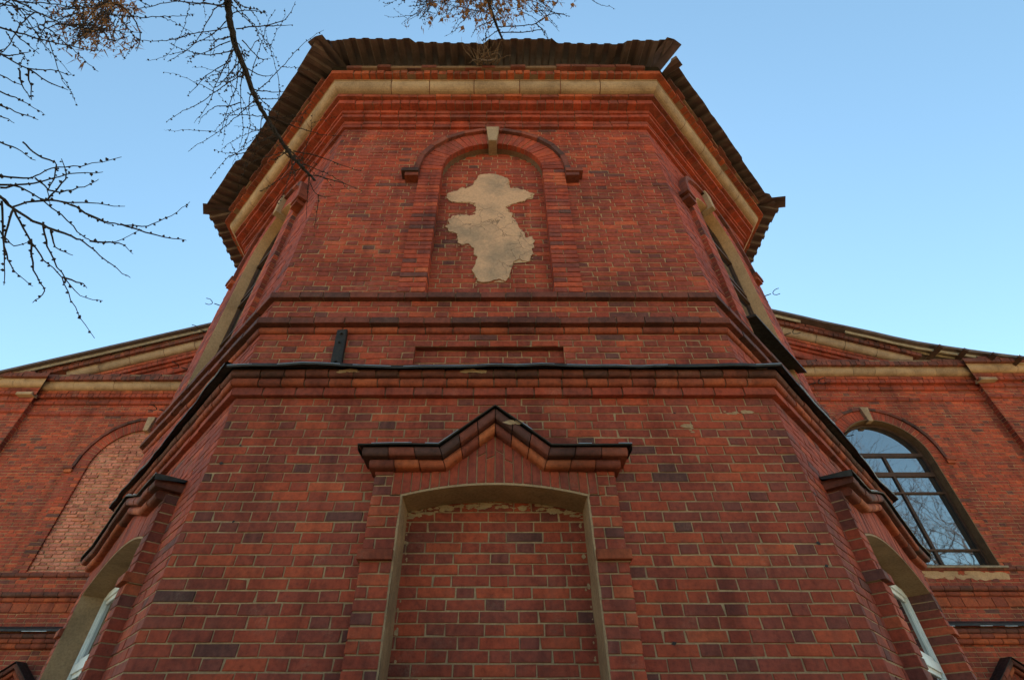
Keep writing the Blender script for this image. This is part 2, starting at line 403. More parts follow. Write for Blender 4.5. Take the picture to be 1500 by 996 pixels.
for k, fr in enumerate(UPP):
    ml, mr = mit(k)
    mould(S2, fr, fr.L, 3.285, 3.361, .035, 'roll', .26, 'orange', 0, ml, mr)
    mould(S2, fr, fr.L, 3.361, 3.437, .085, 'sq', .27, 'dark', 0, ml, mr)
S2.build('string_course', church, label='string course of dark bricks over an orange roll course')
S3 = MB()
for k, fr in enumerate(UPP):
    ml, mr = mit(k)
    mould(S3, fr, fr.L, 3.742, 3.818, .055, 'sq', .27, 'dark', 0, ml, mr)
S3.build('string_course', church, label='dark weathered sill course below the tall upper windows')

# great cornice
CO = MB(); ST = MB(); cz = ZT
tiers = [(CH, .045, 'sq', .27, 'brick'), (CH, .055, 'sq', .27, 'brick'), (CH, .12, 'sq', .26, 'brick'), (CH, .15, 'sq', .27, 'brick'),
         (.11, .255, 'sq', .135, 'brick'), (CH, .31, 'sq', .27, 'orange')]
for k, fr in enumerate(UPP):
    ml, mr = mit(k); z = ZT; pp = 0
    for h, p, kind, un, mt in tiers:
        mould(CO, fr, fr.L, z, z+h, p, kind, un, mt, pp-.02, ml, mr, jit=.005); pp = p; z += h
    mould(ST, fr, fr.L, z, z+.17, .455, 'cove', .62, 'stone', .325, ml, mr, gap=.006, jit=.002, mort='dark'); z += .17
    mould(CO, fr, fr.L, z, z+.10, .545, 'sq', .115, 'orange', .40, ml, mr, jit=.010, gap=.009); z += .10
    mould(CO, fr, fr.L, z, z+CH, .60, 'sq', .23, 'dark', .40, 0, 0, jit=.02, miss=.16); ztop = z+CH
co_ = CO.build('cornice', church, label='corbelled brick cornice with crumbling top courses')
ST.build('stone_band', co_)
exec_later = []
print('cornice top', ztop)

# ------------------------------------------------------------------ window dressings
def lower_window(fr, c, part, blind, brickjamb=False, *, hw, ho, hh, gv, pk, ZS, RISE):
    A = MB(); p = .10; gs = (pk-1.905)/gv
    z = 2.483-nlow*CH
    arc = lambda u: ZS+RISE*(1-((u-c)/hw)**2)
    while z < 1.74:                                            # piers

        zb = z+CH
        for sg in (-1, 1):
            hi_ = hw+.075 if z > ZS-.03 else hw
            a, b = (c-ho, c-hi_) if sg < 0 else (c+hi_, c+ho)
            imp = abs(z-1.13) < CH/2
            pe = p+.035 if imp else p
            if imp: a -= .02 if sg < 0 else 0; b += .02 if sg > 0 else 0
            i = int(round(z/CH))
            cuts = [a, b] if (i % 2 or imp) and R() < .8 else [a, a+(b-a)*(.37 if i % 4 < 2 else .63), b]
            quad(A, fr, [(a+.006, p-.009, z), (b-.006, p-.009, z), (b-.006, p-.009, zb), (a+.006, p-.009, zb)], 'mortar')
            box(A, fr, a+.005, b-.005, -.2, p-.012, z, zb, 'mortar')
            for q in range(len(cuts)-1):
                block(A, fr, rect(cuts[q]+(.005 if q else 0), cuts[q+1]-(.005 if q < len(cuts)-2 else 0), z+.005, zb-.005), -.17 if brickjamb else -.02, pe+J(.002), 'orange' if imp and not brickjamb else 'brick')
        z = zb
    # soldier bricks above the opening, up to the gabled hood
    def top(u):
        x = abs(u-c)
        return 1.755 if x > gv else 1.755+(gv-x)*gs*.97
    A.add([fr.P(c+u, -.012, z_) for u, z_ in ((-hh+.03, 1.70), (hh-.03, 1.70), (hh-.03, 1.89), (gv, 1.89), (0, pk-.02), (-gv, 1.89), (-hh+.03, 1.89))], [list(range(7))], 'mortar_dk')
    hs = hw+.07; n = round(hs*29); du = 2*hs/n
    quad(A, fr, [(c-ho+.005, p-.010, ZS)]+[(c-hw+2*hw*x/12, p-.010, arc(c-hw+2*hw*x/12)+.002) for x in range(13)]+[(c+ho-.005, p-.010, ZS), (c+ho-.005, p-.010, 1.75), (c+gv, p-.010, 1.75), (c, p-.010, pk-.17), (c-gv, p-.010, 1.75), (c-ho+.005, p-.010, 1.75)], 'mortar')
    for i in range(n):
        u0 = c-hs+i*du; u1 = u0+du; um = (u0+u1)/2
        if abs(um-c) > hw: zb0 = zb1 = ZS
        else: zb0, zb1 = arc(max(c-hw, min(c+hw, u0))), arc(max(c-hw, min(c+hw, u1)))
        t0, t1 = top(u0), top(u1); H = (t0+t1)/2-(zb0+zb1)/2; k = max(1, round(H/.22)); off = (.5 if i % 2 else 0)
        cs = [0]+[(q+off*.6+.2*J(.3))/k for q in range(1, k)]+[1]
        cs = sorted(x for x in cs if 0 <= x <= 1)
        lean = (um-c)*.05
        for q in range(len(cs)-1):
            f0, f1 = cs[q], cs[q+1]
            g_ = .004
            block(A, fr, [(u0+g_, zb0+(t0-zb0)*f0+g_), (u1-g_, zb1+(t1-zb1)*f0+g_), (u1-g_+lean*0, zb1+(t1-zb1)*f1-g_), (u0+g_, zb0+(t0-zb0)*f1-g_)], -.02, p+J(.002), 'brick', .25+R()*.6)
    so_ = A.build('surround', part)
    # hood of two moulded courses following a small gable, with iron flashing on top
    H = MB()
    path = [(-hh, 1.905), (-gv, 1.905), (0, pk), (gv, 1.905), (hh, 1.905)]
    def offs(dz, ext):
        out = []
        for i, (u, z) in enumerate(path):
            if i in (0, 4): out.append((c+u-(ext if i == 4 else -ext), z-dz)); continue
            a = Vector((path[i][0]-path[i-1][0], path[i][1]-path[i-1][1])).normalized(); b = Vector((path[i+1][0]-path[i][0], path[i+1][1]-path[i][1])).normalized()
            na = Vector((a.y, -a.x)); nb = Vector((b.y, -b.x)); m_ = (na+nb).normalized(); m_ *= dz/max(.3, m_.dot(na))
            out.append((c+u+m_.x, z+m_.y))
        return out
    for (dt, db, pj, ext, mt, kd) in ((.008, .080, .225, 0.015, 'dark', 'nose'), (.080, .152, .175, .07, 'orange', 'roll')):
        t_, b_ = offs(dt, ext), offs(db, ext)
        for sgm in range(4):
            L = (Vector(t_[sgm+1])-Vector(t_[sgm])).length; k = max(2, round(L/.2))
            for q in range(k):
                f0, f1 = q/k, (q+1)/k
                lerp = lambda a, b, f: (a[0]+(b[0]-a[0])*f, a[1]+(b[1]-a[1])*f)
                T0, T1, B0, B1 = lerp(t_[sgm], t_[sgm+1], f0), lerp(t_[sgm], t_[sgm+1], f1), lerp(b_[sgm], b_[sgm+1], f0), lerp(b_[sgm], b_[sgm+1], f1)
                rr = R(); j = J(.004); sec = []
                na = 8
                pr = [(-.02, 0), (pj-.02, 0)] + [(pj-.02-.018*0+.02*sin(a) if kd == 'nose' else pj-.036+.036*sin(a), (1-cos(a))/2) for a in [pi*x/na for x in range(1, na)]] + [(pj-.02 if kd == 'nose' else pj-.036, 1), (-.02, 1)]
                if kd == 'roll': pr[1] = (pj-.036, 0)
                V = []
                for (TT, BB, sg) in ((T0, B0, 1), (T1, B1, -1)):
                    for d, f in pr:
                        uu, zz = TT[0]+(BB[0]-TT[0])*f, TT[1]+(BB[1]-TT[1])*f
                        V.append(fr.P(uu+sg*.003, d+j*(d > 0), zz))
                m_ = len(pr)
                H.add(V, [[x, x+1, m_+x+1, m_+x] for x in range(m_-1)]+[list(range(m_)), list(range(m_, 2*m_))[::-1]], mt, rr)
    ho_ = H.build('hood', part)
    K = MB(); t_ = offs(-.004, -.02); t2 = offs(-.010, -.02)
    dd = [(-.02, .014), (.20, .004), (.245, 0), (.25, -.006), (.246, -.013)]
    m_ = len(dd); V = []
    # resample the path so that the sheet can buckle
    ps = []
    for sgm in range(4):
        for q in range(6): ps.append((t_[sgm][0]+(t_[sgm+1][0]-t_[sgm][0])*q/6, t_[sgm][1]+(t_[sgm+1][1]-t_[sgm][1])*q/6))
    ps.append(t_[4])
    for i, (u, z) in enumerate(ps):
        wv = noise.noise(Vector((u*3, c, fr.o.y)))*.005
        for d, q in dd: V.append(fr.P(u, d+wv*(d > .1), z+q+wv))
    nps = len(ps)
    K.add(V, [[i*m_+j, (i+1)*m_+j, (i+1)*m_+j+1, i*m_+j+1] for i in range(nps-1) for j in range(m_-1)], 'flash')
    for i in range(nps-1):
        if R() < .45 and fr.o.z > -.1: tube(K, [Vector(V[i*m_+2])+Vector((0, 0, .003)), Vector(V[(i+1)*m_+2])+Vector((0, 0, .003))], .003, 'zinc')
    for sg in (-1, 1):                                          # folded end flaps
        u = ps[0][0] if sg < 0 else ps[-1][0]
        K.add([fr.P(u, 0, 1.92), fr.P(u, .245, 1.91), fr.P(u-.004*sg, .235, 1.86), fr.P(u+.008*sg, .02, 1.895)], [[0, 1, 2, 3]], 'flash')
    K.build('flashing', ho_)
    # reveal: plastered jambs and soffit
    V_ = MB(); back = -.215 if blind else -.18
    pl = 'plaster_grey'
    nz_ = 14; zb_ = zl0
    for sg in () if brickjamb else (-1, 1):
        g_ = [[fr.P(c+sg*(hw-.012+.007*noise.noise(Vector((z_*6, d_*6, sg)))), d_, z_) for d_ in (p-.003, .0, back)] for z_ in [zb_+(ZS-zb_)*i/nz_ for i in range(nz_+1)]]
        V_.add([q for r in g_ for q in r], [[i*3+j, i*3+j+1, (i+1)*3+j+1, (i+1)*3+j] for i in range(nz_) for j in range(2)], pl)
        V_.add([fr.P(c+sg*(hw-.012), p-.003, zb_), fr.P(c+sg*(hw+.004), p-.003, zb_), fr.P(c+sg*(hw+.004), p-.003, ZS), fr.P(c+sg*(hw-.012), p-.003, ZS)], [[0, 1, 2, 3]], pl)
    n = 20; us = [c-hw+2*hw*i/n for i in range(n+1)]
    V_.add([fr.P(u, d_, arc(u)-.014) for u in us for d_ in (p-.004, back)], [[2*i, 2*i+1, 2*i+3, 2*i+2] for i in range(n)], pl)
    V_.add([fr.P(u, p-.004, arc(u)+q) for u in us for q in (-.014, .003)], [[2*i, 2*i+1, 2*i+3, 2*i+2] for i in range(n)], pl)
    V_.build('reveal', part)
    if blind:
        I = MB()
        wall(I, fr, zl0, 29, lambda z: [(c-.70, c+.70)] if z < 1.56 else [(c-.70, c+.70)], d=-.2, phase=.33)
        # ragged mortar left along the top edge and down the sides
        for q in range(110):
            u = c+J(.66); zt = arc(u)-.015-abs(J(.055)); r_ = .006+R()*R()*.03
            pts = [fr.P(u+cos(a)*r_*(1+J(.4))*1.6, -.193+J(.002), zt+sin(a)*r_*.6*(1+J(.5))) for a in [2*pi*x/9 for x in range(9)]]
            I.add(pts, [list(range(9))], 'mortar')
        for q in range(45):
            sg = random.choice((-1, 1)); u = c+sg*(.665-abs(J(.035))); zt = 1.5-R()*1.7; r_ = .004+R()*R()*.016
            pts = [fr.P(u+cos(a)*r_*(1+J(.4)), -.194+J(.002), zt+sin(a)*r_*1.4*(1+J(.4))) for a in [2*pi*x/8 for x in range(8)]]
            I.add(pts, [list(range(8))], 'mortar')
        I.build('infill', part)
    else:
        box_ = MB(); d0, d1 = -.17, -.11; zs = ZS-.0; q = hw-.02
        for (a, b, za, zb) in ((c-q, c-q+.05, zb_, zs), (c+q-.05, c+q, zb_, zs), (c-q+.05, c+q-.05, zs-.04, zs+.03), (c-q+.06, c+q-.06, .80, .88), (c-.035, c+.035, zb_, .80)):
            box(box_, fr, a, b, d0, d1, za, zb, 'pvc')
        for (a, b, za, zb) in ((c-q+.06, c-.035, zb_, .80), (c+.035, c+q-.06, zb_, .80), (c-q+.06, c+q-.06, .88, zs-.04)):
            for _ in (0,):
                for (x0, x1, y0, y1) in ((a, a+.045, za, zb), (b-.045, b, za, zb), (a, b, zb-.045, zb), (a, b, za, za+.045)):
                    box(box_, fr, x0, x1, d0+.012, d1-.02, y0, y1, 'pvc')
        fo = box_.build('frame', part)
        P_ = MB(); quad(P_, fr, [(c-q, -.145, zb_), (c+q, -.145, zb_), (c+q, -.145, zs+RISE), (c-q, -.145, zs+RISE)], 'glass'); P_.build('pane', part)
    return so_

def ring(mb, fr, c, zc, r0, r1, d0, d1, a0, a1, n, mat, gap=.004, rndf=R, ch=.004):
    for i in range(n):
        x0, x1 = a0+(a1-a0)*i/n, a0+(a1-a0)*(i+1)/n
        g0, g1 = gap/r0, gap/r1
        q = [(c+r0*cos(x0+g0), zc+r0*sin(x0+g0)), (c+r1*cos(x0+g1), zc+r1*sin(x0+g1)), (c+r1*cos(x1-g1), zc+r1*sin(x1-g1)), (c+r0*cos(x1-g0), zc+r0*sin(x1-g0))]
        block(mb, fr, q, d0, d1+J(.0025), mat, rndf(), ch)
def ringflat(mb, fr, c, zc, r0, r1, d, mat, n=32, a0=0, a1=pi):
    V = [fr.P(c+r*cos(a), d, zc+r*sin(a)) for a in [a0+(a1-a0)*i/n for i in range(n+1)] for r in (r0, r1)]
    mb.add(V, [[2*i, 2*i+1, 2*i+3, 2*i+2] for i in range(n)], mat)
def ringside(mb, fr, c, zc, r, d0, d1, mat, n=32):
    V = [fr.P(c+r*cos(a), d, zc+r*sin(a)) for a in [pi*i/n for i in range(n+1)] for d in (d0, d1)]
    mb.add(V, [[2*i, 2*i+1, 2*i+3, 2*i+2] for i in range(n)], mat)

def arched_dressing(fr, c, part, zb, spr, ra, wd, p, ears=True, back=-.10, lab=.075, pl='mortar_dk', ear_drop=.25, label_p=.05):
    A = MB(); ro = ra+wd
    z = zb; i = 0
    while z < spr-.001:
        zt = min(spr, z+CH)
        for sg in (-1, 1):
            a, b = (c-ro, c-ra) if sg < 0 else (c+ra, c+ro)
            box(A, fr, a+.004, b-.004, back, p-.012, z, zt, 'mortar')
            cuts = [a, b] if i % 2 else [a, (a+b)/2+J(.01), b]
            for q in range(len(cuts)-1):
                block(A, fr, rect(cuts[q]+(.005 if q else 0), cuts[q+1]-(.005 if q < len(cuts)-2 else 0), z+.005, zt-.005), back+.02, p+J(.002), 'brick')
        z = zt; i += 1
    ringflat(A, fr, c, spr, ra+.003, ro-.003, p-.010, 'mortar')
    ringside(A, fr, c, spr, ra+.004, back, p-.012, pl)
    ringside(A, fr, c, spr, ro-.004, -.02, p-.012, 'mortar')
    ring(A, fr, c, spr, ra, ro, -.02, p, 0, pi, round(pi*(ra+wd/2)/.085), 'brick', rndf=lambda: .2+R()*.65)
    A.build('surround', part)
    H = MB(); r2 = ro+lab; pp = p+label_p
    ring(H, fr, c, spr, ro+.002, r2, -.02, pp, 0, pi, round(pi*ro/.27), 'dark', .002)
    z0 = spr-ear_drop
    for sg in (-1, 1):
        a, b = (c-r2, c-ro-.002) if sg < 0 else (c+ro+.002, c+r2)
        if z0+CH*2 < spr: block(H, fr, rect(a, b, z0+CH*2, spr), -.02, pp, 'dark', ch=.003)
        for q, ex in ((1, .15), (0, .10)):
            x0, x1 = (c-r2-ex, c-ro-.002) if sg < 0 else (c+ro+.002, c+r2+ex)
            block(H, fr, rect(x0, x1, z0+q*CH+.003, z0+(q+1)*CH-.003), -.02, pp+.005+.02*q, 'orange' if q == 0 else 'dark')
    H.build('hood', part)
    K = MB()
    q = [(c-.055, spr+ra-.05), (c+.055, spr+ra-.05), (c+.095, spr+ro+.06), (c-.095, spr+ro+.06)]
    block(K, fr, q, back, p+.075, 'stone', .5, .008)
    K.build('keystone', part)

def window_part(name, label): 
    o = bpy.data.objects.new(name, None); C.objects.link(o); o.parent = church; o['label'] = label; return o
def ztop_part():
    pass
bw = window_part('blind_window', 'bricked up window with a small gabled hood')
lower_window(lF, cF, bw, True, **NAR)
lower_window(lR, cR, window_part('window', 'window with white plastic frame under a gabled hood on the right facet'), False, True, **WID)
lower_window(lL, cL, window_part('window', 'window with white plastic frame under a gabled hood on the left facet'), False, **WID)

def smear(fr, u, d, z, w_, h_, n=14, mt='mortar'):
    sm = MB()
    for _ in range(n):
        uu, zz, r_ = u+J(w_), z+J(h_), .008+R()*.02
        sm.add([fr.P(uu+cos(a)*r_*1.8*(1+J(.4)), d+J(.002), zz+sin(a)*r_*.7*(1+J(.4))) for a in [2*pi*x/9 for x in range(9)]], [list(range(9))], mt)
    sm.build('mortar_smear', church)
smear(lF, -.22-LX0, .1275, 2.672, .10, .012, 16); smear(lF, -1.3-LX0, .1275, 2.672, .09, .012, 9)
smear(lF, .12-LX0, .232, 2.10, .05, .010, 5); smear(lF, 2.0-LX0, .002, 2.335, .12, .012, 7); smear(lF, 1.55-LX0, .002, 2.20, .03, .05, 5)

# upper niche with plaster patch
bn = window_part('blind_window', 'tall arched niche with a patch of old plaster')
arched_dressing(uF, vF, bn, ZU, SPR, RA, .29, .06)
I = MB()
def niche_iv(z):
    if z < SPR: return [(vF-RA-.01, vF+RA+.01)]
    if z < SPR+RA: h = sqrt(RA*RA-(z-SPR)**2)+.01; return [(vF-h, vF+h)]
    return []
wall(I, uF, ZU, 42, niche_iv, d=-.10, phase=.21)
ringflat(I, uF, vF, SPR, .01, RA, -.108, 'mortar')
I.build('infill', bn)
# plaster patch outline, metres in the niche (from its centre, above its foot)
po = [(470,288),(500,284),(545,284),(580,291),(610,312),(618,325),(602,335),(628,352),(665,352),(700,365),(730,378),(722,398),(690,412),(655,422),(625,432),(600,445),(605,465),(630,478),(640,505),(655,520),(665,545),(685,560),(700,590),(725,588),(737,605),(733,640),(728,680),(722,705),(700,712),(665,698),(640,712),(625,745),(615,780),(600,800),(560,796),(520,806),(480,808),(455,798),(450,770),(440,745),(455,720),(458,690),(445,650),(438,628),(405,620),(385,628),(370,612),(365,590),(355,570),(330,560),(308,540),(325,528),(320,510),(340,490),(380,480),(430,486),(455,478),(450,460),(460,440),(455,425),(420,418),(380,422),(340,418),(318,405),(313,385),(335,372),(370,362),(410,352),(445,342),(440,325),(462,310)]
def px2uz(x, y):                              # the sketch this outline was measured on: 3.32 dots to a photo dot
    u, v = 560+x/3.32, 170+y/3.32
    f_, th = 745., radians(41.1); xr = (u-732)/f_; yr = (498-v)/f_
    t_ = (3.6+UY+.09)/(cos(th)-yr*sin(th)); return xr*t_-UX0, (sin(th)+yr*cos(th))*t_
pts = []
q0 = [px2uz(*q) for q in po]
for i in range(len(q0)):
    a, b = Vector(q0[i-1]), Vector(q0[i])
    for k in range(1, 7):
        x = a+(b-a)*k/6; pts.append(x+Vector((noise.noise(Vector((x.x*14, x.y*14, 0)))*.026+noise.noise(Vector((x.x*50, x.y*50, 2)))*.014+J(.004), noise.noise(Vector((x.x*14, x.y*14, 4)))*.026+noise.noise(Vector((x.x*50, x.y*50, 7)))*.014+J(.004))))
import bmesh
from mathutils.geometry import tessellate_polygon
PP = MB(); n = len(pts)
ORI = 1 if sum(pts[i-1].x*pts[i].y-pts[i].x*pts[i-1].y for i in range(n)) > 0 else -1
tri = tessellate_polygon([[Vector((p.x, p.y, 0)) for p in pts]])
cen = sum(pts, Vector((0, 0)))/n
V = [uF.P(p.x, -.086, p.y) for p in pts]+[uF.P(p.x, -.11, p.y) for p in pts]
PP.add(V, [list(t_) for t_ in tri], 'patch' if 'patch' in M else 'plaster'); PP.add(V, [[i, (i+1) % n, n+(i+1) % n, n+i] for i in range(n)], 'plaster')
for (grow_, dd_, mt_) in ((.03, -.0935, 'plaster'),):
    ps = []
    for i in range(n):
        a, b = pts[i-1], pts[(i+1) % n]; tn = (b-a).normalized(); nm_ = Vector((tn.y, -tn.x))
        if nm_.dot(pts[i]-cen) < 0 and False: nm_ = -nm_
        g_ = grow_*(.1+1.6*max(0, noise.noise(Vector((pts[i].x*7, pts[i].y*7, 11)))+.25))+J(.004); ps.append(pts[i]+nm_*g_*ORI)
    tr2 = tessellate_polygon([[Vector((p.x, p.y, 0)) for p in ps]]); PP.add([uF.P(p.x, dd_, p.y) for p in ps], [list(t_) for t_ in tr2], mt_)
for _ in range(90):
    b0 = random.choice(pts); u, z_ = b0.x+J(.07), b0.y+J(.06); r_ = .003+R()*R()*.012
    if abs(u-vF) > .64: continue
    PP.add([uF.P(u+cos(a)*r_*(1.2+J(.5)), -.092+J(.002), z_+sin(a)*r_*(1+J(.5))) for a in [2*pi*x/7 for x in range(7)]], [list(range(7))], 'mortar')
PP.build('plaster_patch', bn)

# glazed arched windows of the diagonal facets
def arched_window(fr, c, part, zb, spr, ra, back, transoms, mull=True, pl='plaster', wd=.05, arcbars=False, split=None):
    V_ = MB(); fb = back+.0; p = .057
    n = 12
    for sg in (-1, 1):
        V_.add([fr.P(c+sg*(ra-.012), p, zb), fr.P(c+sg*(ra-.012), fb, zb), fr.P(c+sg*(ra-.012), fb, spr), fr.P(c+sg*(ra-.012), p, spr)], [[0, 1, 2, 3]], pl)
        V_.add([fr.P(c+sg*(ra-.012), p, zb), fr.P(c+sg*(ra+.006), p, zb), fr.P(c+sg*(ra+.006), p, spr), fr.P(c+sg*(ra-.012), p, spr)], [[0, 1, 2, 3]], pl)
    ringside(V_, fr, c, spr, ra-.012, fb, p, pl); ringflat(V_, fr, c, spr, ra-.012, ra+.006, p, pl)
    quad(V_, fr, [(c-ra, fb, zb+.004), (c+ra, fb, zb+.004), (c+ra, .05, zb-.01), (c-ra, .05, zb-.01)], 'dark')
    V_.build('reveal', part)
    F_ = MB(); d0, d1 = fb-.02, fb+.028
    for sg in (-1, 1):
        a, b = sorted((c+sg*(ra-.01), c+sg*(ra-.07))); box(F_, fr, a, b, d0, d1, zb, spr, 'wood')
    box(F_, fr, c-ra, c+ra, d0, d1, zb, zb+.07, 'wood')
    ring(F_, fr, c, spr, ra-.075, ra-.008, d0, d1, 0, pi, 16, 'wood', 0, ch=.002)
    for z, t_ in transoms: box(F_, fr, c-ra+.05, c+ra-.05, d0, d1+.012, z-t_/2, z+t_/2, 'wood')
    if mull: box(F_, fr, c-.03, c+.03, d0, d1+.006, zb, split or spr, 'wood')
    F_.build('frame', part)
    P_ = MB(); V = [fr.P(c-ra+.01, fb, zb), fr.P(c+ra-.01, fb, zb)]+[fr.P(c+(ra-.01)*cos(a), fb, spr+(ra-.01)*sin(a)) for a in [pi*i/24 for i in range(25)]]
    P_.add(V, [list(range(len(V)))], 'glass'); P_.build('pane', part)
for fr, c, sd_ in ((uR, vR, 'right'), (uL, vL, 'left')):
    wp = window_part('window', 'tall arched window with dark timber frame high on the %s facet' % sd_)
    arched_dressing(fr, c, wp, ZU, SPR, RA, .29, .06, back=-.05)
    arched_window(fr, c, wp, ZU, SPR, RA, -.12, [(4.55, .03), (5.3, .05), (5.45, .05), (6.2, .06)])
    if sd_ == 'right':
        sm = MB(); sm.add([fr.P(c-.66, -.12, 4.12), fr.P(c+.75, -.12, 4.12), fr.P(c+.80, .16, 4.02), fr.P(c-.70, .16, 4.02), fr.P(c-.66, -.12, 4.09), fr.P(c+.75, -.12, 4.09), fr.P(c+.80, .16, 3.985), fr.P(c-.70, .16, 3.985)],
                          [[0, 1, 2, 3], [7, 6, 5, 4], [3, 2, 6, 7], [0, 3, 7, 4], [1, 5, 6, 2]], 'flash')
        sm.build('sill', wp)

# tarred strap on the front
sb = MB(); fs = Fr((-1.49, UY-.012, 2.83), (1, 0, 0), (0, -1, 0), (-.05, 0, 1))
f2 = Fr(fs.o, Vector((1, 0, .05)), fs.n, Vector((-.05, -.03, 1)))
block(sb, f2, rect(-.05, .05, -.02, .46), 0, .045, 'tar', .5, .008, .004)
for z_, r_ in ((.07, .013), (.40, .012), (.29, .008)): tube(sb, [f2.P(J(.01), .04, z_), f2.P(J(.01), .066, z_)], r_, 'tar', 7)
sb.build('iron_strap', church, label='black tarred strap with two bolts fixed to the front of the apse')

# downpipe hooks at the corners
for (fr, u, dirn, zs_) in ((uRR, 0, 1, (6.12, 5.25, 4.3, 3.45)), (uLL, uLL.L, -1, (6.05, 5.45, 4.7, 3.95))):
    for z_ in zs_:
        hk = MB(); o = fr.P(u, 0, z_); cx = Vector((dirn*.15, -.09, 0))
        cc = o+cx; ax = cx.normalized(); ay = Vector((-ax.y, ax.x, 0))
        tube(hk, [o-ax*.06, o+ax*.09], .008, 'tar', 5)
        a0 = radians(60+J(12)); arc_ = [cc + ax*.02 + ax*(-cos(a))*.075 + ay*sin(a)*.075+Vector((0, 0, J(.004))) for a in [-pi*.62+pi*1.24*i/10 for i in range(11)]]
        tube(hk, arc_, .006, 'tar', 5); hk.build('downpipe_hook', church)

# ------------------------------------------------------------------ roof of the apse: profiled sheets
RS = MB(); ze, pe = ztop+.015, .90; slope = .36
def rib(u): 
    x = (u % .2)/.2
    return .0 if x < .34 else (x-.34)/.12*.042 if x < .46 else .042 if x < .84 else (1-(x-.84)/.16)*.042
for k, fr in enumerate(UPP):
    ml, mr = mit(k); z_e = ze+{0: .0, 1: .02, 2: .05, 3: -.04, 4: .0}[k]; pk = pe+{1: .02, 3: -.12}.get(k, 0)
    u0, u1 = -ml*pk+(.10 if k == 3 else 0), fr.L+mr*pk
    bps = []
    i0 = math.floor(u0/.2)-1
    while i0*.2 < u1+.2:
        for x in (0, .068, .092, .168): bps.append(i0*.2+x)
        i0 += 1
    us = [u0]+[x for x in bps if u0+.01 < x < u1-.01]+[u1]
    V = []; F = []; T = 2.1
    for i, u in enumerate(us):
        lo = (u-u0)/TM if ml else 9; hi = (u1-u)/TM if mr else 9
        t_ = max(0.02, min(T, lo, hi)); sh = math.floor(u/1.05); wv = (noise.noise(Vector((sh*3.7, k*5.1, .5)))*.09 + noise.noise(Vector((u*2, k, 3)))*.012)
        dz = noise.noise(Vector((sh*2.3, k*1.7, 9.5)))*.07+(u-sh*1.05)*noise.noise(Vector((sh*1.3, k*2.7, 3.5)))*.09+rib(u)
        for q in (0, .5, 1):
            tt = -wv*(1-q)+t_*q if q < 1 else t_
            V.append(fr.P(u, pk-tt, z_e+slope*tt*1.0+dz))
    m_ = 3; n = len(us)
    F = [[i*m_+j, (i+1)*m_+j, (i+1)*m_+j+1, i*m_+j+1] for i in range(n-1) for j in range(2)]
    RS.add(V, F, 'sheet')
ro_ = RS.build('roof_sheet', church, label='brown profiled sheet eaves with uneven lower edges')
# closing roof above and hip caps
RC = MB()
zr = ze+slope*2.1
def corner(k, pk, z):                     # plan corner between facet k and k+1 at projection pk
    fr = UPP[k]; return fr.P(fr.L+TM*pk, pk, z)
inn = [uLL.P(0, pe-2.0, zr-.02)]+[corner(k, pe-2.0, zr-.02) for k in range(4)]+[uRR.P(uRR.L, pe-2.0, zr-.02)]
RC.add([Vector((p.x, p.y, p.z)) for p in inn]+[Vector((-.1, 6.9, zr+.35))], [[i, i+1, 6] for i in range(5)], 'sheet')
RC.build('roof_deck', church)
for k in range(4):
    hc = MB(); a = corner(k, pe+.07, ze+.035); b = corner(k, pe-1.9, zr+.03)
    if k == 2: a = corner(k, pe+.03, ze+.05)
    ax = (b-a).normalized(); side = ax.cross(Vector((0, 0, 1))).normalized(); dn = side.cross(ax).normalized()*-1
    if dn.z > 0: dn = -dn
    W2 = .13
    V = []
    for p in (a, b):
        V += [p-side*W2+dn*.035, p-side*.012, p+side*.012, p+side*W2+dn*.035]
    hc.add(V, [[i, i+1, 5+i, 4+i] for i in range(3)], 'sheet')
    hc.add([v+dn*.006 for v in V], [[i, i+1, 5+i, 4+i] for i in range(3)], 'sheet')
    hc.build('hip_cap', church)
# soffit boards and rafters under the eaves
SB = MB()
for k, fr in enumerate(UPP):
    ml, mr = mit(k)
    quad(SB, fr, [(-ml*.55, .55, ztop+.05), (fr.L+mr*.55, .55, ztop+.05), (fr.L, 0, ztop+.1), (0, 0, ztop+.1)], 'tar')
    quad(SB, fr, [(0, .42, ztop-.12), (fr.L, .42, ztop-.12), (fr.L, .38, ztop+.2), (0, .38, ztop+.2)], 'tar')
SB.build('eave_lining', church)

# ------------------------------------------------------------------ wings: the gabled transept wall behind the apse
XC = .27; XP = 11.55; XE = 12.9                # centre, pilaster inner edge, corner (from the centre)
wF = Fr((XC, YW, 0), (1, 0, 0), (0, -1, 0))
WB = 7.0                                       # foot of the entablature
cW = 8.43; raW = .95; sprW = 5.5; zbW = 3.17
def hoodhalf(z): return .885 if z < 1.75 else .91 if z < 1.86 else max(0, .42*(2.17-z)/.32) if z < 2.15 else 0
def wing_iv(sg):
    def f(z):
        lo, hi = (4.0, XP) if sg > 0 else (-XP, -4.2)
        iv = [(lo, hi)]; c = sg*cW; ro = raW+.265
        if z < 2.0: return minus(iv, c-hoodhalf(z+.62), c+hoodhalf(z+.62))
        if z < zbW: return iv
        if z < sprW: return minus(iv, c-ro, c+ro)
        if z < sprW+ro: h = sqrt(ro*ro-(z-sprW)**2); return minus(iv, c-h, c+h)
        return iv
    return f
nW = 96; zw0 = WB-nW*CH
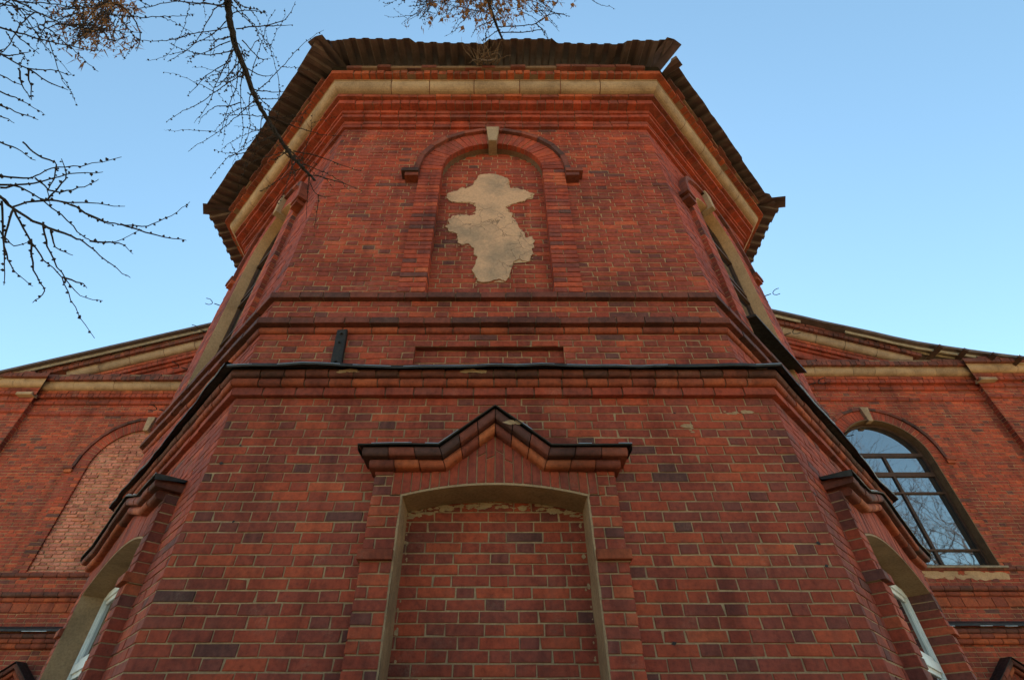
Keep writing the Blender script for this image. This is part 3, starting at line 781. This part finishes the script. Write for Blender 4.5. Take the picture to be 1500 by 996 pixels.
for sg, nm in ((1, 'right'), (-1, 'left')):
    YW_ = YW if sg > 0 else YWL; XP = 11.55 if sg > 0 else 11.97; XE = 12.9 if sg > 0 else 13.4; cW = 8.43 if sg > 0 else 8.8
    WB = 7.0 if sg > 0 else 6.86; zw0 = WB-nW*CH; OR_ = .80 if sg > 0 else .54
    wF = Fr((XC, YW_, 0), (1, 0, 0), (0, -1, 0))
    Wm = MB(); wall(Wm, wF, zw0, nW, wing_iv(sg), phase=.05*sg, ch=.003)
    lo, hi = (4.0, XP) if sg > 0 else (-XP, -4.2)
    quad(Wm, wF, [(lo, -.01, -ZC), (hi, -.01, -ZC), (hi, -.01, zw0), (lo, -.01, zw0)], 'brick', .3)
    Wm.build('wing_wall', church, label='flat brick wall of the %s wing' % nm)
    Pm = MB(); a, b = sorted((sg*XP, sg*XE))
    fp = Fr(wF.P(a, .14, 0), wF.e, wF.n); wall(Pm, fp, zw0, nW+16, lambda z: [(0, b-a)], phase=.2, ch=.003)
    fi = Fr(wF.P(XP*sg, 0 if sg < 0 else .14, 0), (0, 1 if sg > 0 else -1, 0), (-sg, 0, 0)); wall(Pm, fi, zw0, nW+16, lambda z: [(0, .14)], phase=.1, ch=.003)
    fo_ = Fr(wF.P(XE*sg, .14, 0) if sg > 0 else wF.P(XE*sg, -6, 0), (0, sg, 0), (sg, 0, 0)); wall(Pm, fo_, zw0, nW+16, lambda z: [(0, 6.14)], phase=.1, ch=.003)
    for fq, L_ in ((fp, b-a), (fo_, 6.14)):
        quad(Pm, fq, [(0, -.01, -ZC), (L_, -.01, -ZC), (L_, -.01, zw0), (0, -.01, zw0)], 'brick', .3)
    Pm.build('pilaster', church)
    # entablature, stepping out round the pilaster
    E_ = MB(); St = MB()
    lo, hi = (4.0, XP) if sg > 0 else (-XP, -4.2)
    for base, fr, a0, a1, ml, mr in ((0, wF, lo, hi, 0, 0), (1, fp, 0, b-a, 1 if sg < 0 else 1, 1)):
        z = WB
        T_ = [(CH, .045, 'nose', .27, 'brick', 0), (.25, .02, 'sq', .27, 'brick', 0), (CH, .075, 'nose', .27, 'brick', 0), (CH, .06, 'sq', .27, 'brick', 0), (.10, .16, 'sq', .135, 'brick', .02), (CH, .18, 'sq', .27, 'orange', .02)]
        for h, p, kd, un, mt, p0 in T_:
            if h == .25:
                wall(E_, Fr(fr.P(0, .015, 0), fr.e, fr.n), z, 3, lambda z_, a0=a0, a1=a1: [(a0, a1)], ch=.003); z += 3*CH; continue
            mould(E_, fr, a1, z, z+h, p, kd, un, mt, p0-.01, ml, mr, a0); z += h
        mould(St, fr, a1, z, z+.17, .33, 'cove', .5, 'stone', .2, ml, mr, a0, gap=.003, jit=.003); z += .17
        mould(E_, fr, a1, z, z+.11, .42, 'sq', .12, 'dark', .25, ml, mr, a0, jit=.008); z += .11
        mould(E_, fr, a1, z, z+CH, .40, 'sq', .26, 'dark', .2, 0, 0, a0, jit=.02, miss=.25); z += CH
        if base:                              # stone capital blocks
            for x in (.12, b-a-.12): block(St, fr, rect(x-.2, x+.2, WB+.42, WB+.50), 0, .2, 'stone', .5, .01)
    zE = z
    eo = E_.build('entablature', church); St.build('stone_band', eo)
    # raking cornice and tympanum
    sl_ = .352; al = math.atan(sl_)
    G = MB(); Gs = MB()
    if sg > 0: frk = Fr((XC, YW_, zE-OR_+sl_*(XE-.2)), (cos(al), 0, -sin(al)), (0, -1, 0), (sin(al), 0, cos(al)))
    else: frk = Fr((XC-(XE-.2), YW_, zE-OR_), (cos(al), 0, sin(al)), (0, -1, 0), (-sin(al), 0, cos(al)))
    Lr = (XE-.2)/cos(al); z = -.62
    brk = (lambda u: 9.2 < u*1 < 12.2) if sg > 0 else None
    def seg(h, p, kd, un, mt, p0, tgt, **kw):
        um = max(0, (zE-.03-(zE-OR_)-z*cos(al))/sin(al))
        if sg > 0: mould(tgt, frk, Lr-um, z, z+h, p, kd, un, mt, p0, 0, 0, **kw)
        else: mould(tgt, frk, Lr, z, z+h, p, kd, un, mt, p0, 0, 0, um, **kw)
    for h, p, kd, un, mt, p0 in [(CH, .05, 'nose', .27, 'brick', -.02), (CH*2, .03, 'sq', .27, 'brick', -.02), (CH, .10, 'nose', .27, 'brick', -.02), (.11, .17, 'sq', .12, 'brick', .0), (CH, .19, 'sq', .27, 'orange', .0)]:
        seg(h, p, kd, un, mt, p0, G); z += h
    seg(.18, .33, 'cove', .75, 'stone', .2, Gs, skip=(lambda u: u > 11.0) if sg > 0 else None, mort='dark'); z += .18
    seg(.11, .42, 'sq', .12, 'dark', .2, G, skip=(lambda u: u > 10.9) if sg > 0 else None, jit=.008); z += .11
    seg(CH, .42, 'sq', .24, 'dark', .2, G, miss=.3, skip=(lambda u: u > 10.8) if sg > 0 else None, jit=.02); z += CH
    gk = G.build('gable_cornice', church, label='raking brick cornice of the gable on the %s' % nm); Gs.build('stone_band', gk)
    Ty = MB(); lo, hi = (3.0, XE-.3) if sg > 0 else (-XE+.3, -3.0)
    def ty(z_, lo=lo, hi=hi, sg=sg):
        lim = XE-.3-(z_-zE+.95)/sl_
        if lim < 3.2: return []
        return [(lo, min(hi, lim))] if sg > 0 else [(max(lo, -lim), hi)]
    wall(Ty, Fr(wF.P(0, -.03, 0), wF.e, wF.n), zE-4*CH, 46, ty, ch=.003); Ty.build('gable_wall', church)
    # roof edge over the rake
    Rf = MB()
    def lift(u):                               # the sheets flatten out towards the eave end
        t_ = (u-(Lr-3.2))/3.2 if sg > 0 else 0
        return .40*max(0, t_)**1.6+.012*noise.noise(Vector((u*1.7, sg, 2)))*(2.5 if sg > 0 and u > Lr*.6 else 1)
    us = [(-.45 if sg < 0 else 0)+(Lr+.95 if sg < 0 else Lr+.5)*i/26 for i in range(27)]
    V = [frk.P(u, d, z+.03+o_+lift(u)) for u in us for d, o_ in ((.62+J(.02)*(sg > 0), .0), (.62, .06), (-9, .07), (-9, .0))]
    Rf.add(V, [[i*4+j, (i+1)*4+j, (i+1)*4+(j+1) % 4, i*4+(j+1) % 4] for i in range(26) for j in range(4)], 'sheet')
    ro2 = Rf.build('gable_roof', church, label='thin roof edge over the gable' if sg < 0 else 'broken roof edge with bare boards and rafter ends')
    def board(i0, i1, d, zo, h, th):
        Bd = MB(); P8 = [frk.P(us[i], d+a_*th/2, z+zo+lift(us[i])+b_*h/2) for i in range(i0, i1+1) for a_, b_ in ((-1, -1), (1, -1), (1, 1), (-1, 1))]
        m_ = i1-i0
        Bd.add(P8, [[i*4+j, (i+1)*4+j, (i+1)*4+(j+1) % 4, i*4+(j+1) % 4] for i in range(m_) for j in range(4)]+[[3, 2, 1, 0], [m_*4+j for j in range(4)]], 'board', R())
        Bd.build('eave_board', ro2)
    if sg < 0: board(0, 26, .5, -.02, .09, .025)
    else:                                      # broken eave: bare boards and rafter ends
        board(0, 15, .5, -.02, .09, .025); board(17, 26, .5, -.025, .08, .025)
        for q in range(5): board(20+q % 3, 24+q % 2+(q == 3), .1+q*.09, -.13+q*.03, .08, .022)
        for u in (11.2, 11.8, 12.4, 13.0):
            Bd = MB(); bar3(Bd, frk, (u, -.1, z-.12+lift(u)), (u+J(.05), .72, z-.05+lift(u)), .08, .11, 'wood'); Bd.build('rafter', ro2)
    # lower mouldings of the wing
    Lm = MB(); lo, hi = (4.0, XE) if sg > 0 else (-XE, -4.2)
    mould(Lm, wF, hi, 3.09, 3.165, .05, 'nose', .27, 'dark', 0, 0, 0, lo)
    mould(Lm, wF, hi, 2.72, 2.80, .10, 'nose', .27, 'dark', 0, 0, 0, lo)
    mould(Lm, wF, hi, 2.64, 2.72, .05, 'roll', .27, 'orange', 0, 0, 0, lo)
    mould(Lm, wF, hi, 2.46, 2.61, .03, 'sq', .27, 'orange', 0, 0, 0, lo)
    mould(Lm, wF, hi, 1.93, 2.01, .13, 'roll', .22, 'orange', 0, 0, 0, lo)
    mould(Lm, wF, hi, 1.85, 1.93, .09, 'nose', .27, 'orange', 0, 0, 0, lo)
    mould(Lm, wF, hi, 2.01, 2.09, .15, 'roll', .22, 'dark', 0, 0, 0, lo)
    Lm.build('string_course', church)
    Lf = MB(); n = 40; rows = []
    for i in range(n+1):
        u = lo+(hi-lo)*i/n; wv = noise.noise(Vector((u*2, sg, 0)))*.012
        rows += [wF.P(u, -.01, 2.23), wF.P(u, .19+wv, 2.15+wv), wF.P(u, .2+wv, 2.11+wv)]
    Lf.add(rows, [[i*3+j, (i+1)*3+j, (i+1)*3+j+1, i*3+j+1] for i in range(n) for j in range(2)], 'flash')
    for i in range(n):
        if R() < .5: tube(Lf, [rows[i*3+2], rows[i*3+5]], .006, 'zinc')
    Lf.build('flashing', church)
    # window
    c = sg*cW
    lower_window(Fr(wF.P(0, 0, -.62), wF.e, wF.n), c, window_part('blind_window', 'ground floor window of the wing under a gabled hood'), True, **NAR)
    if sg > 0:
        wp = window_part('window', 'tall arched window with brown timber frame reflecting sky and bare trees')
        arched_dressing(wF, c, wp, zbW, sprW, raW, .27, .012, back=-.05, pl='plaster', label_p=.035, ear_drop=.16)
        arched_window(wF, c, wp, zbW, sprW, raW, -.15, [(5.62, .09), (5.15, .10), (4.72, .04), (3.52, .04)], True, 'umber', split=5.62)
        sm = MB(); box(sm, wF, c-raW-.12, c+raW+.12, -.24, .09, zbW-.04, zbW-.005, 'board'); sm.build('sill', wp)
        pm = MB()
        for q in range(40):
            u, z_ = c+J(.95), 3.02+J(.06); r_ = .03+R()*.06
            pm.add([wF.P(u+cos(a)*r_*1.8*(1+J(.4)), .003+J(.002), z_+sin(a)*r_*.7*(1+J(.4))) for a in [2*pi*x/9 for x in range(9)]], [list(range(9))], 'plaster')
        pm.build('plaster_remains', wp)
    else:
        wp = window_part('blind_window', 'arched window bricked up with rough paler brick')
        arched_dressing(wF, c, wp, zbW, sprW, raW, .27, .012, back=-.05, pl='plaster', label_p=.035, ear_drop=.16)
        I = MB()
        def biv(z, c=c):
            if z < sprW: return [(c-raW-.02, c+raW+.02)]
            if z < sprW+raW: h = sqrt(raW**2-(z-sprW)**2)+.02; return [(c-h, c+h)]
            return []
        wall(I, wF, zbW, 44, biv, d=-.035, mat='pink', mort='mortar', jit=.006, ch=.008, dj=.008, gap=.008, phase=.13, rec=.016)
        I.build('infill', wp)

# ------------------------------------------------------------------ larches behind the camera, their branches hanging into view
def at(u, v, dist):                            # a point seen at (u,v) of the photo, dist metres from the eye
    f_, th = 745., radians(41.1); xr = (u-732)/f_; yr = (498-v)/f_
    r = Vector((xr, cos(th)-yr*sin(th), sin(th)+yr*cos(th))).normalized()*dist
    return Vector((r.x, r.y-3.6, r.z))
def smooth(pts, k=5):
    out = []; n = len(pts)
    for i in range(n-1):
        p0, p1, p2, p3 = pts[max(0, i-1)], pts[i], pts[i+1], pts[min(n-1, i+2)]
        for j in range(k):
            t_ = j/k; out.append(.5*((2*p1)+(p2-p0)*t_+(2*p0-5*p1+4*p2-p3)*t_*t_+(3*p1-p0-3*p2+p3)*t_**3))
    return out+[pts[-1]]
def knobs(mb, pts, step, r, mat='twig', jr=.35):
    acc = 0
    for a, b in zip(pts, pts[1:]):
        L = (b-a).length
        if L < 1e-6: continue
        d = (b-a)/L
        acc += L
        while acc > step:
            acc -= step*(1+J(.35)); p = a+d*R()*L
            s = d.cross(Vector((R()-.5, R()-.5, R()-.5))).normalized(); c_ = p+s*r*.9; q = r*(1+J(jr)); t_ = d.cross(s)
            V = [c_+s*q*1.2, c_-s*q, c_+t_*q, c_-t_*q, c_+d*q*.9, c_-d*q*.9]
            mb.add(V, [[0, 2, 4], [2, 1, 4], [1, 3, 4], [3, 0, 4], [2, 0, 5], [1, 2, 5], [3, 1, 5], [0, 3, 5]], mat)
def twig(mb, pts, r0, r1, kn=True, step=.022, kr=.0042, n=4):
    pts = smooth(pts, 4); m = len(pts)
    pts = [p+Vector((J(1), J(1), J(1)))*.0025 for p in pts]
    tube(mb, pts, [.75*(r0+(r1-r0)*i/(m-1)) for i in range(m)], 'twig', n, False)
    if kn: knobs(mb, pts, step*1.15, kr*.85)
def grow(mb, p, d, L, r, droop=.25, kn=True, kids=2, **kw):
    pts = [p]; q = p.copy(); d = d.normalized(); n = 5
    for i in range(n):
        d = (d+Vector((J(.22), J(.22), J(.2)-droop*.22))).normalized(); q = q+d*L/n; pts.append(q.copy())
    twig(mb, pts, r, r*.35, kn, **kw)
    for k in range(kids):
        i = random.randint(1, n-1); dd = (d+Vector((J(1), J(1), J(.8)-.2))).normalized()
        grow(mb, pts[i], dd, L*(.3+R()*.3), r*.6, droop, kn, 0, **kw)
def needles(mb, p, n, spread, ln):
    for _ in range(n):
        q = p+Vector((J(1), J(1), J(1)))*spread; d = Vector((J(1), J(1), J(1)-.5)).normalized()*ln*(.5+R()); s = d.orthogonal().normalized()*.0035
        mb.add([q-s, q+s, q+d], [[0, 1, 2]], 'needle')
def larch(x, y, H, label, group='larch trees hanging over the camera'):
    t_ = thing('larch_tree', label, 'tree', (0, 0, 0), group)
    T = MB(); n = 26; lean = (J(.4), J(.3))
    tp = [Vector((x+lean[0]*(i/n)**2+noise.noise(Vector((i*.3, x, 0)))*.1, y+lean[1]*(i/n)**2, -ZC-.1+H*i/n)) for i in range(n+1)]
    tube(T, tp, [.21*(1-i/n)**.8+.012+(.07 if i == 0 else 0) for i in range(n+1)], 'bark', 10); T.build('trunk', t_, True)
    K = MB()
    for i in range(44):
        h = 3.2+(H-4)*(i+R())/44; a = R()*2*pi; L = (1.0+2.2*(1-h/H))*(.7+R()*.5)
        dv = Vector((cos(a), sin(a), .15)); p = Vector((x+lean[0]*(h/H)**2, y+lean[1]*(h/H)**2, h-ZC)); pts = [p]; q = p.copy()
        for k in range(6):
            q = q+dv*L/6+Vector((J(.05), J(.05), -.02*k)); pts.append(q.copy())
            if q.y > -4.3: break
        tube(K, pts, [.022*(1-k/7)+.004 for k in range(len(pts))], 'twig', 4)
        for k in range(1, len(pts)):
            for _ in range(2):
                d = Vector((J(1), J(1), -.7-R()*.5)); d.y = -abs(d.y) if pts[k].y > -5.2 else d.y
                L2 = .35+R()*.5; pp = [pts[k]+d.normalized()*L2*f+Vector((J(.02), J(.02), 0)) for f in (0, .35, .7, 1)]
                tube(K, pp, [.006, .005, .004, .002], 'twig', 3, False)
    K.build('crown', t_)
    return t_
def reach(root, pts, sag=.35):                # carry a branch from the trunk to its first visible point
    a = pts[0]; mid = (root+a)/2+Vector((0, 0, sag)); return [root, root+(mid-root)*.5+Vector((0, 0, sag*.3)), mid, a]

# left larch
tA = larch(-5.2, -6.2, 13, 'bare larch reaching in from the left edge with knobbly dark twigs')
B = MB(); D0 = 2.15
base = at(-90, 235, D0+.15)
main = [base, at(-30, 262, D0+.05), at(0, 288, D0), at(20, 306, D0), at(60, 329, D0-.02), at(105, 346, D0-.05), at(130, 360, D0-.06), at(165, 389, D0-.08), at(191, 407, D0-.1)]
rt = Vector((-5.1, -6.1, 3.4))
tube(B, smooth(reach(rt, [base], .3), 6), [.03-.016*i/18 for i in range(19)], 'bark', 7, False)
twig(B, main, .010, .0016)
TR = [[(20,303),(65,293),(105,301),(145,321),(176,329),(216,331),(251,316),(278,296)], [(176,329),(226,344),(273,353)], [(-30,258),(0,258),(45,261),(75,246),(120,243),(176,230)],
 [(33,208),(55,228),(83,243),(70,281),(73,301)], [(20,306),(40,346),(65,381),(90,406),(110,451),(138,496)], [(63,325),(70,361),(90,401),(118,432),(150,442)],
 [(45,350),(50,396),(65,426),(48,443)], [(3,295),(5,361),(20,396),(50,421)], [(60,293),(100,296),(183,302)], [(50,261),(80,281),(115,276),(145,262)],
 [(-40,190),(0,208),(25,218),(53,236)], [(-20,270),(30,275),(90,315),(120,345),(140,354),(170,353),(205,336)], [(70,290),(95,262),(90,232)], [(130,354),(155,355),(180,358),(195,372)],
 [(20,306),(8,340),(6,380),(6,418)], [(105,300),(135,318),(165,330)], [(75,335),(82,362),(108,375)], [(90,406),(118,415),(128,422)], [(0,275),(50,268),(100,255),(150,252)], [(-30,330),(0,340),(20,360),(45,352)]]
for q in TR:
    k = J(.05); twig(B, [at(u, v, D0+k-.06*i/len(q)) for i, (u, v) in enumerate(q)], .0045, .0013, kr=.0052, step=.02)
B.build('branch', tA)
B = MB(); D1 = 2.6; base = at(-80, -15, D1)
tube(B, smooth(reach(Vector((-5.2, -6.1, 5.0)), [base], .2), 6), [.028-.017*i/18 for i in range(19)], 'bark', 7, False)
for q in [[(-80,-15),(-20,-8),(20,0),(55,18),(100,38),(150,45),(206,48)], [(-60,20),(0,40),(50,55),(100,68),(146,75)], [(-50,60),(0,80),(40,100),(75,103),(105,111)], [(40,100),(70,120),(100,132)],
          [(-40,95),(0,110),(35,127)], [(-40,120),(0,135),(30,147),(67,168)], [(-30,150),(0,155),(30,167),(57,176)], [(-30,160),(0,170),(20,180)], [(20,45),(35,62),(58,80)], [(100,38),(125,35),(150,25)],
          [(150,45),(165,60),(190,52)], [(0,80),(20,82),(45,75)], [(28,100),(32,125),(46,146)], [(40,100),(45,125),(46,148)]]:
    k = J(.08); twig(B, [at(u, v, D1+k) for u, v in q], .0048, .0014, kr=.0055)
for i in range(26):
    grow(B, at(random.uniform(-10, 150), random.uniform(-25, 50), D1+J(.2)), Vector((J(.8)+.3, .1, -.1+J(.5))), .12+R()*.2, .003, .3, True, 1)
B.build('branch', tA)
B = MB(); D2 = 3.6; base = at(175, -60, D2)
tube(B, smooth(reach(Vector((-5.1, -6.2, 6.4)), [base], .3), 6), [.03-.015*i/18 for i in range(19)], 'bark', 7, False)
for q in [[(175,-60),(160,-20),(158,10),(160,40),(168,68)], [(158,0),(135,20),(120,40)], [(158,0),(190,20),(205,50),(200,75)]]: twig(B, [at(u, v, D2) for u, v in q], .009, .002)
for i in range(60):
    u, v = random.gauss(155, 24), random.uniform(-20, 45)
    p = at(u, v, D2+J(.25)); grow(B, p, Vector(((u-150)*.01+J(.4), J(.3), -.9)), .12+R()*.22, .0032, .5, True, 0, step=.03)
    for _ in range(4): needles(B, p+Vector((J(.1), J(.1), -R()*.2)), 5, .014, .03)
B.build('branch', tA, label='branch with clusters of dry brown needles')

# the larch whose branch hangs before the left cornice
tB = larch(-2.2, -7.4, 14, 'bare larch whose thick drooping branch hangs before the left cornice')
B = MB(); D3 = 3.0
mp = [(334,-40),(334,0),(337,32),(345,67),(356,96),(372,138),(385,164),(405,196),(427,228),(453,256),(461,264)]
main = smooth([at(u, v, D3-.02*i) for i, (u, v) in enumerate(mp)], 5); m = len(main)
tube(B, smooth(reach(Vector((-2.15, -7.3, 5.4)), [main[0]], .5), 6), [.045-.028*i/18 for i in range(19)], 'bark', 8, False)
tube(B, [p+Vector((J(1), J(1), J(1)))*.003 for p in main], [.0165-.0105*i/(m-1) for i in range(m)], 'bark', 7); knobs(B, main, .03, .008, 'bark')
for q in [[(430,222),(469,230),(500,242),(530,252)], [(459,257),(498,267),(530,279)], [(334,30),(310,50),(292,61),(274,68)], [(339,90),(320,100),(302,112),(285,130),(273,141)], [(353,150),(335,155),(315,157),(300,168),(290,182)],
          [(380,205),(366,222),(334,230),(308,262)], [(345,42),(388,38),(417,29),(428,15),(433,3)], [(340,20),(365,15),(392,22)], [(338,60),(305,75),(271,86)], [(350,92),(325,120),(312,128),(300,112)],
          [(388,38),(405,38),(428,37)], [(355,60),(380,85),(397,86)], [(356,96),(385,112),(400,109)], [(372,132),(398,135),(420,135)], [(453,256),(456,273),(466,286),(485,289)], [(453,256),(450,290),(449,320)], [(466,286),(464,310),(460,335)],
          [(345,70),(322,110),(306,150),(285,180)], [(350,90),(345,130),(330,170),(322,200)], [(385,164),(380,195),(370,225),(352,245)], [(356,96),(352,140),(356,190),(350,220)], [(427,228),(420,250),(405,262)]]:
    k = J(.10); twig(B, [at(u, v, D3+k) for u, v in q], .0042, .0013, kr=.0045)
for i in range(56):
    f = R()**.9; p = main[min(m-1, int(f*(m-1)*.93))]
    sd_ = random.choice((-1, 1)); grow(B, p, Vector((sd_*(.25+R()*.8)-.1, J(.35), -.75-R()*.4 if R() < .8 else .3)), (.15+R()*.42)*(1-.3*f), .0036, .25, True, 1, kr=.0044)
B.build('branch', tB)

# the larch over the middle of the eaves
tC = larch(1.3, -8.0, 15, 'bare larch with brown needled sprays above the middle of the eaves')
B = MB(); D4 = 3.7
mp = [(712,-60),(714,-20),(717,8),(724,28),(729,42),(736,58)]
main = smooth([at(u, v, D4) for u, v in mp], 4); m = len(main)
tube(B, smooth(reach(Vector((1.25, -7.9, 6.6)), [main[0]], .4), 6), [.04-.026*i/18 for i in range(19)], 'bark', 8, False)
tube(B, main, [.014-.008*i/(m-1) for i in range(m)], 'bark', 7); knobs(B, main, .03, .006, 'bark')
for q in [[(728,40),(760,38),(785,35),(803,22),(818,0)], [(730,48),(765,48),(792,44),(800,50),(803,58)], [(785,35),(812,20),(835,25)], [(785,35),(795,45),(804,60)], [(724,30),(700,40),(690,55)], [(724,32),(712,48),(712,60)], [(720,20),(695,15),(670,10),(640,3)], [(632,-20),(633,5),(620,22),(622,25)],
          [(640,3),(615,8),(598,10)], [(729,45),(715,55),(705,60)]]:
    twig(B, [at(u, v, D4+J(.1)) for u, v in q], .0048, .0015, kr=.0046)
for i in range(120):
    u, v = random.gauss(712, 46), random.uniform(-28, 20)
    p = at(u, v, D4+J(.3)); grow(B, p, Vector(((u-715)*.012+J(.5), J(.4), -.5+J(.3))), .1+R()*.16, .003, .4, True, 0, step=.03)
    for _ in range(3): 
        q = p+Vector((J(.09), J(.09), -R()*.12)); needles(B, q, 5, .014, .028)
        if R() < .4: knobs(B, [q, q+Vector((0, 0, -.02))], .019, .011, 'needle')
for i in range(22):
    u, v = random.uniform(590, 660), random.uniform(-30, 5); grow(B, at(u, v, D4+J(.2)), Vector((J(.8), J(.3), -.6)), .12+R()*.2, .003, .4, True, 1)
B.build('branch', tC, label='branch with clusters of dry brown needles')

# dead weed rooted in the crumbling cornice under the front eave
wd = thing('dead_weed', 'tangle of dead pale stems rooted on the cornice under the front eave', 'plant', (-.2, UY-.55, ztop+ZC))
Wd = MB(); o_ = Vector((-.2, UY-.64, ztop-.02))
for i in range(34):
    p = o_+Vector((J(.16), J(.04), 0)); d = Vector((J(1.2), -.6-R()*.5, .1+J(.5))); L = .18+R()*.36; pts = [p]; q = p.copy()
    for k in range(6):
        d = (d+Vector((J(.6), J(.3), -.10+J(.5)))).normalized(); q = q+d*L/6; pts.append(q.copy())
    tube(Wd, pts, [.0058-.0007*k for k in range(7)], 'weed', 4, False)
for i in range(8):
    p = o_+Vector((J(.2), -.05, 0)); d = Vector((J(.5), -.25, -.9)); tube(Wd, [p, p+d*.1+Vector((J(.03), 0, 0)), p+d*.22, p+d*.3+Vector((J(.05), 0, 0))], [.004, .004, .003, .002], 'weed', 4, False)
st = Wd.build('stem', wd); st.location = -wd.location

# bare broad trees across the yard: what the wing window reflects
def bare_tree(x, y, H, label):
    t_ = thing('bare_tree', label, 'tree', (0, 0, 0), 'bare trees across the yard'); T = MB(); K = MB()
    def limb(mb, p, d, L, r, lev):
        pts = [p]; q = p.copy(); d = d.normalized()
        for i in range(5):
            d = (d+Vector((J(.25), J(.25), J(.2)+.05))).normalized()
            if q.y > -5.4: d.y = -abs(d.y)-.1
            q = q+d*L/5; pts.append(q.copy())
        tube(mb, pts, [r*(1-.11*i) for i in range(6)], 'bark', 7 if lev == 0 else 4 if lev < 3 else 3, False)
        if lev >= 6: return
        for k in range(5 if lev == 0 else 3):
            i = 5 if k == 0 else random.randint(2, 5)
            dd = (d*(1.1 if k == 0 else .7)+Vector((J(1), J(1), J(.6)+.15))).normalized()
            limb(K, pts[i], dd, L*(.62+R()*.22), r*(.62 if k == 0 else .48), lev+1)
    limb(T, Vector((x, y, -ZC-.1)), Vector((J(.1), J(.1), 1)), H*.36, H*.02, 0)
    T.build('trunk', t_, True); K.build('crown', t_)
for x, y, H, lb in ((18, -8.0, 15, 'broad bare tree nearest the right wing'), (21, -8.5, 18, 'tallest bare tree, standing across the yard'), (25, -9.0, 16, 'bare tree at the far right of the yard'), (15.5, -9.5, 15, 'bare tree between the larches and the tallest tree')):
    bare_tree(x, y, H, lb)

# added leafy screen, out of view: cuts the light reaching the lower wall
hg = thing('shading_hedge', 'added unseen leafy screen that darkens the light on the lower wall', 'shading_hedge', (0, -9.8, 0))
Hm = MB()
for i in range(5200):
    x_ = J(11); z_ = R()**.7*2.7; y_ = -9.8+J(.55)*(1 if z_ < 2.3 else .7)
    p = Vector((x_, y_, z_-ZC+.2*noise.noise(Vector((x_, 0, 0))))); a_ = Vector((J(1), J(1), J(1))).normalized(); b_ = a_.orthogonal().normalized(); r_ = .10+R()*.12
    Hm.add([p-a_*r_, p+b_*r_*.6, p+a_*r_, p-b_*r_*.6], [[0, 1, 2, 3]], 'leaf')
hm_ = Hm.build('shading_foliage', hg); hm_.location = -hg.location
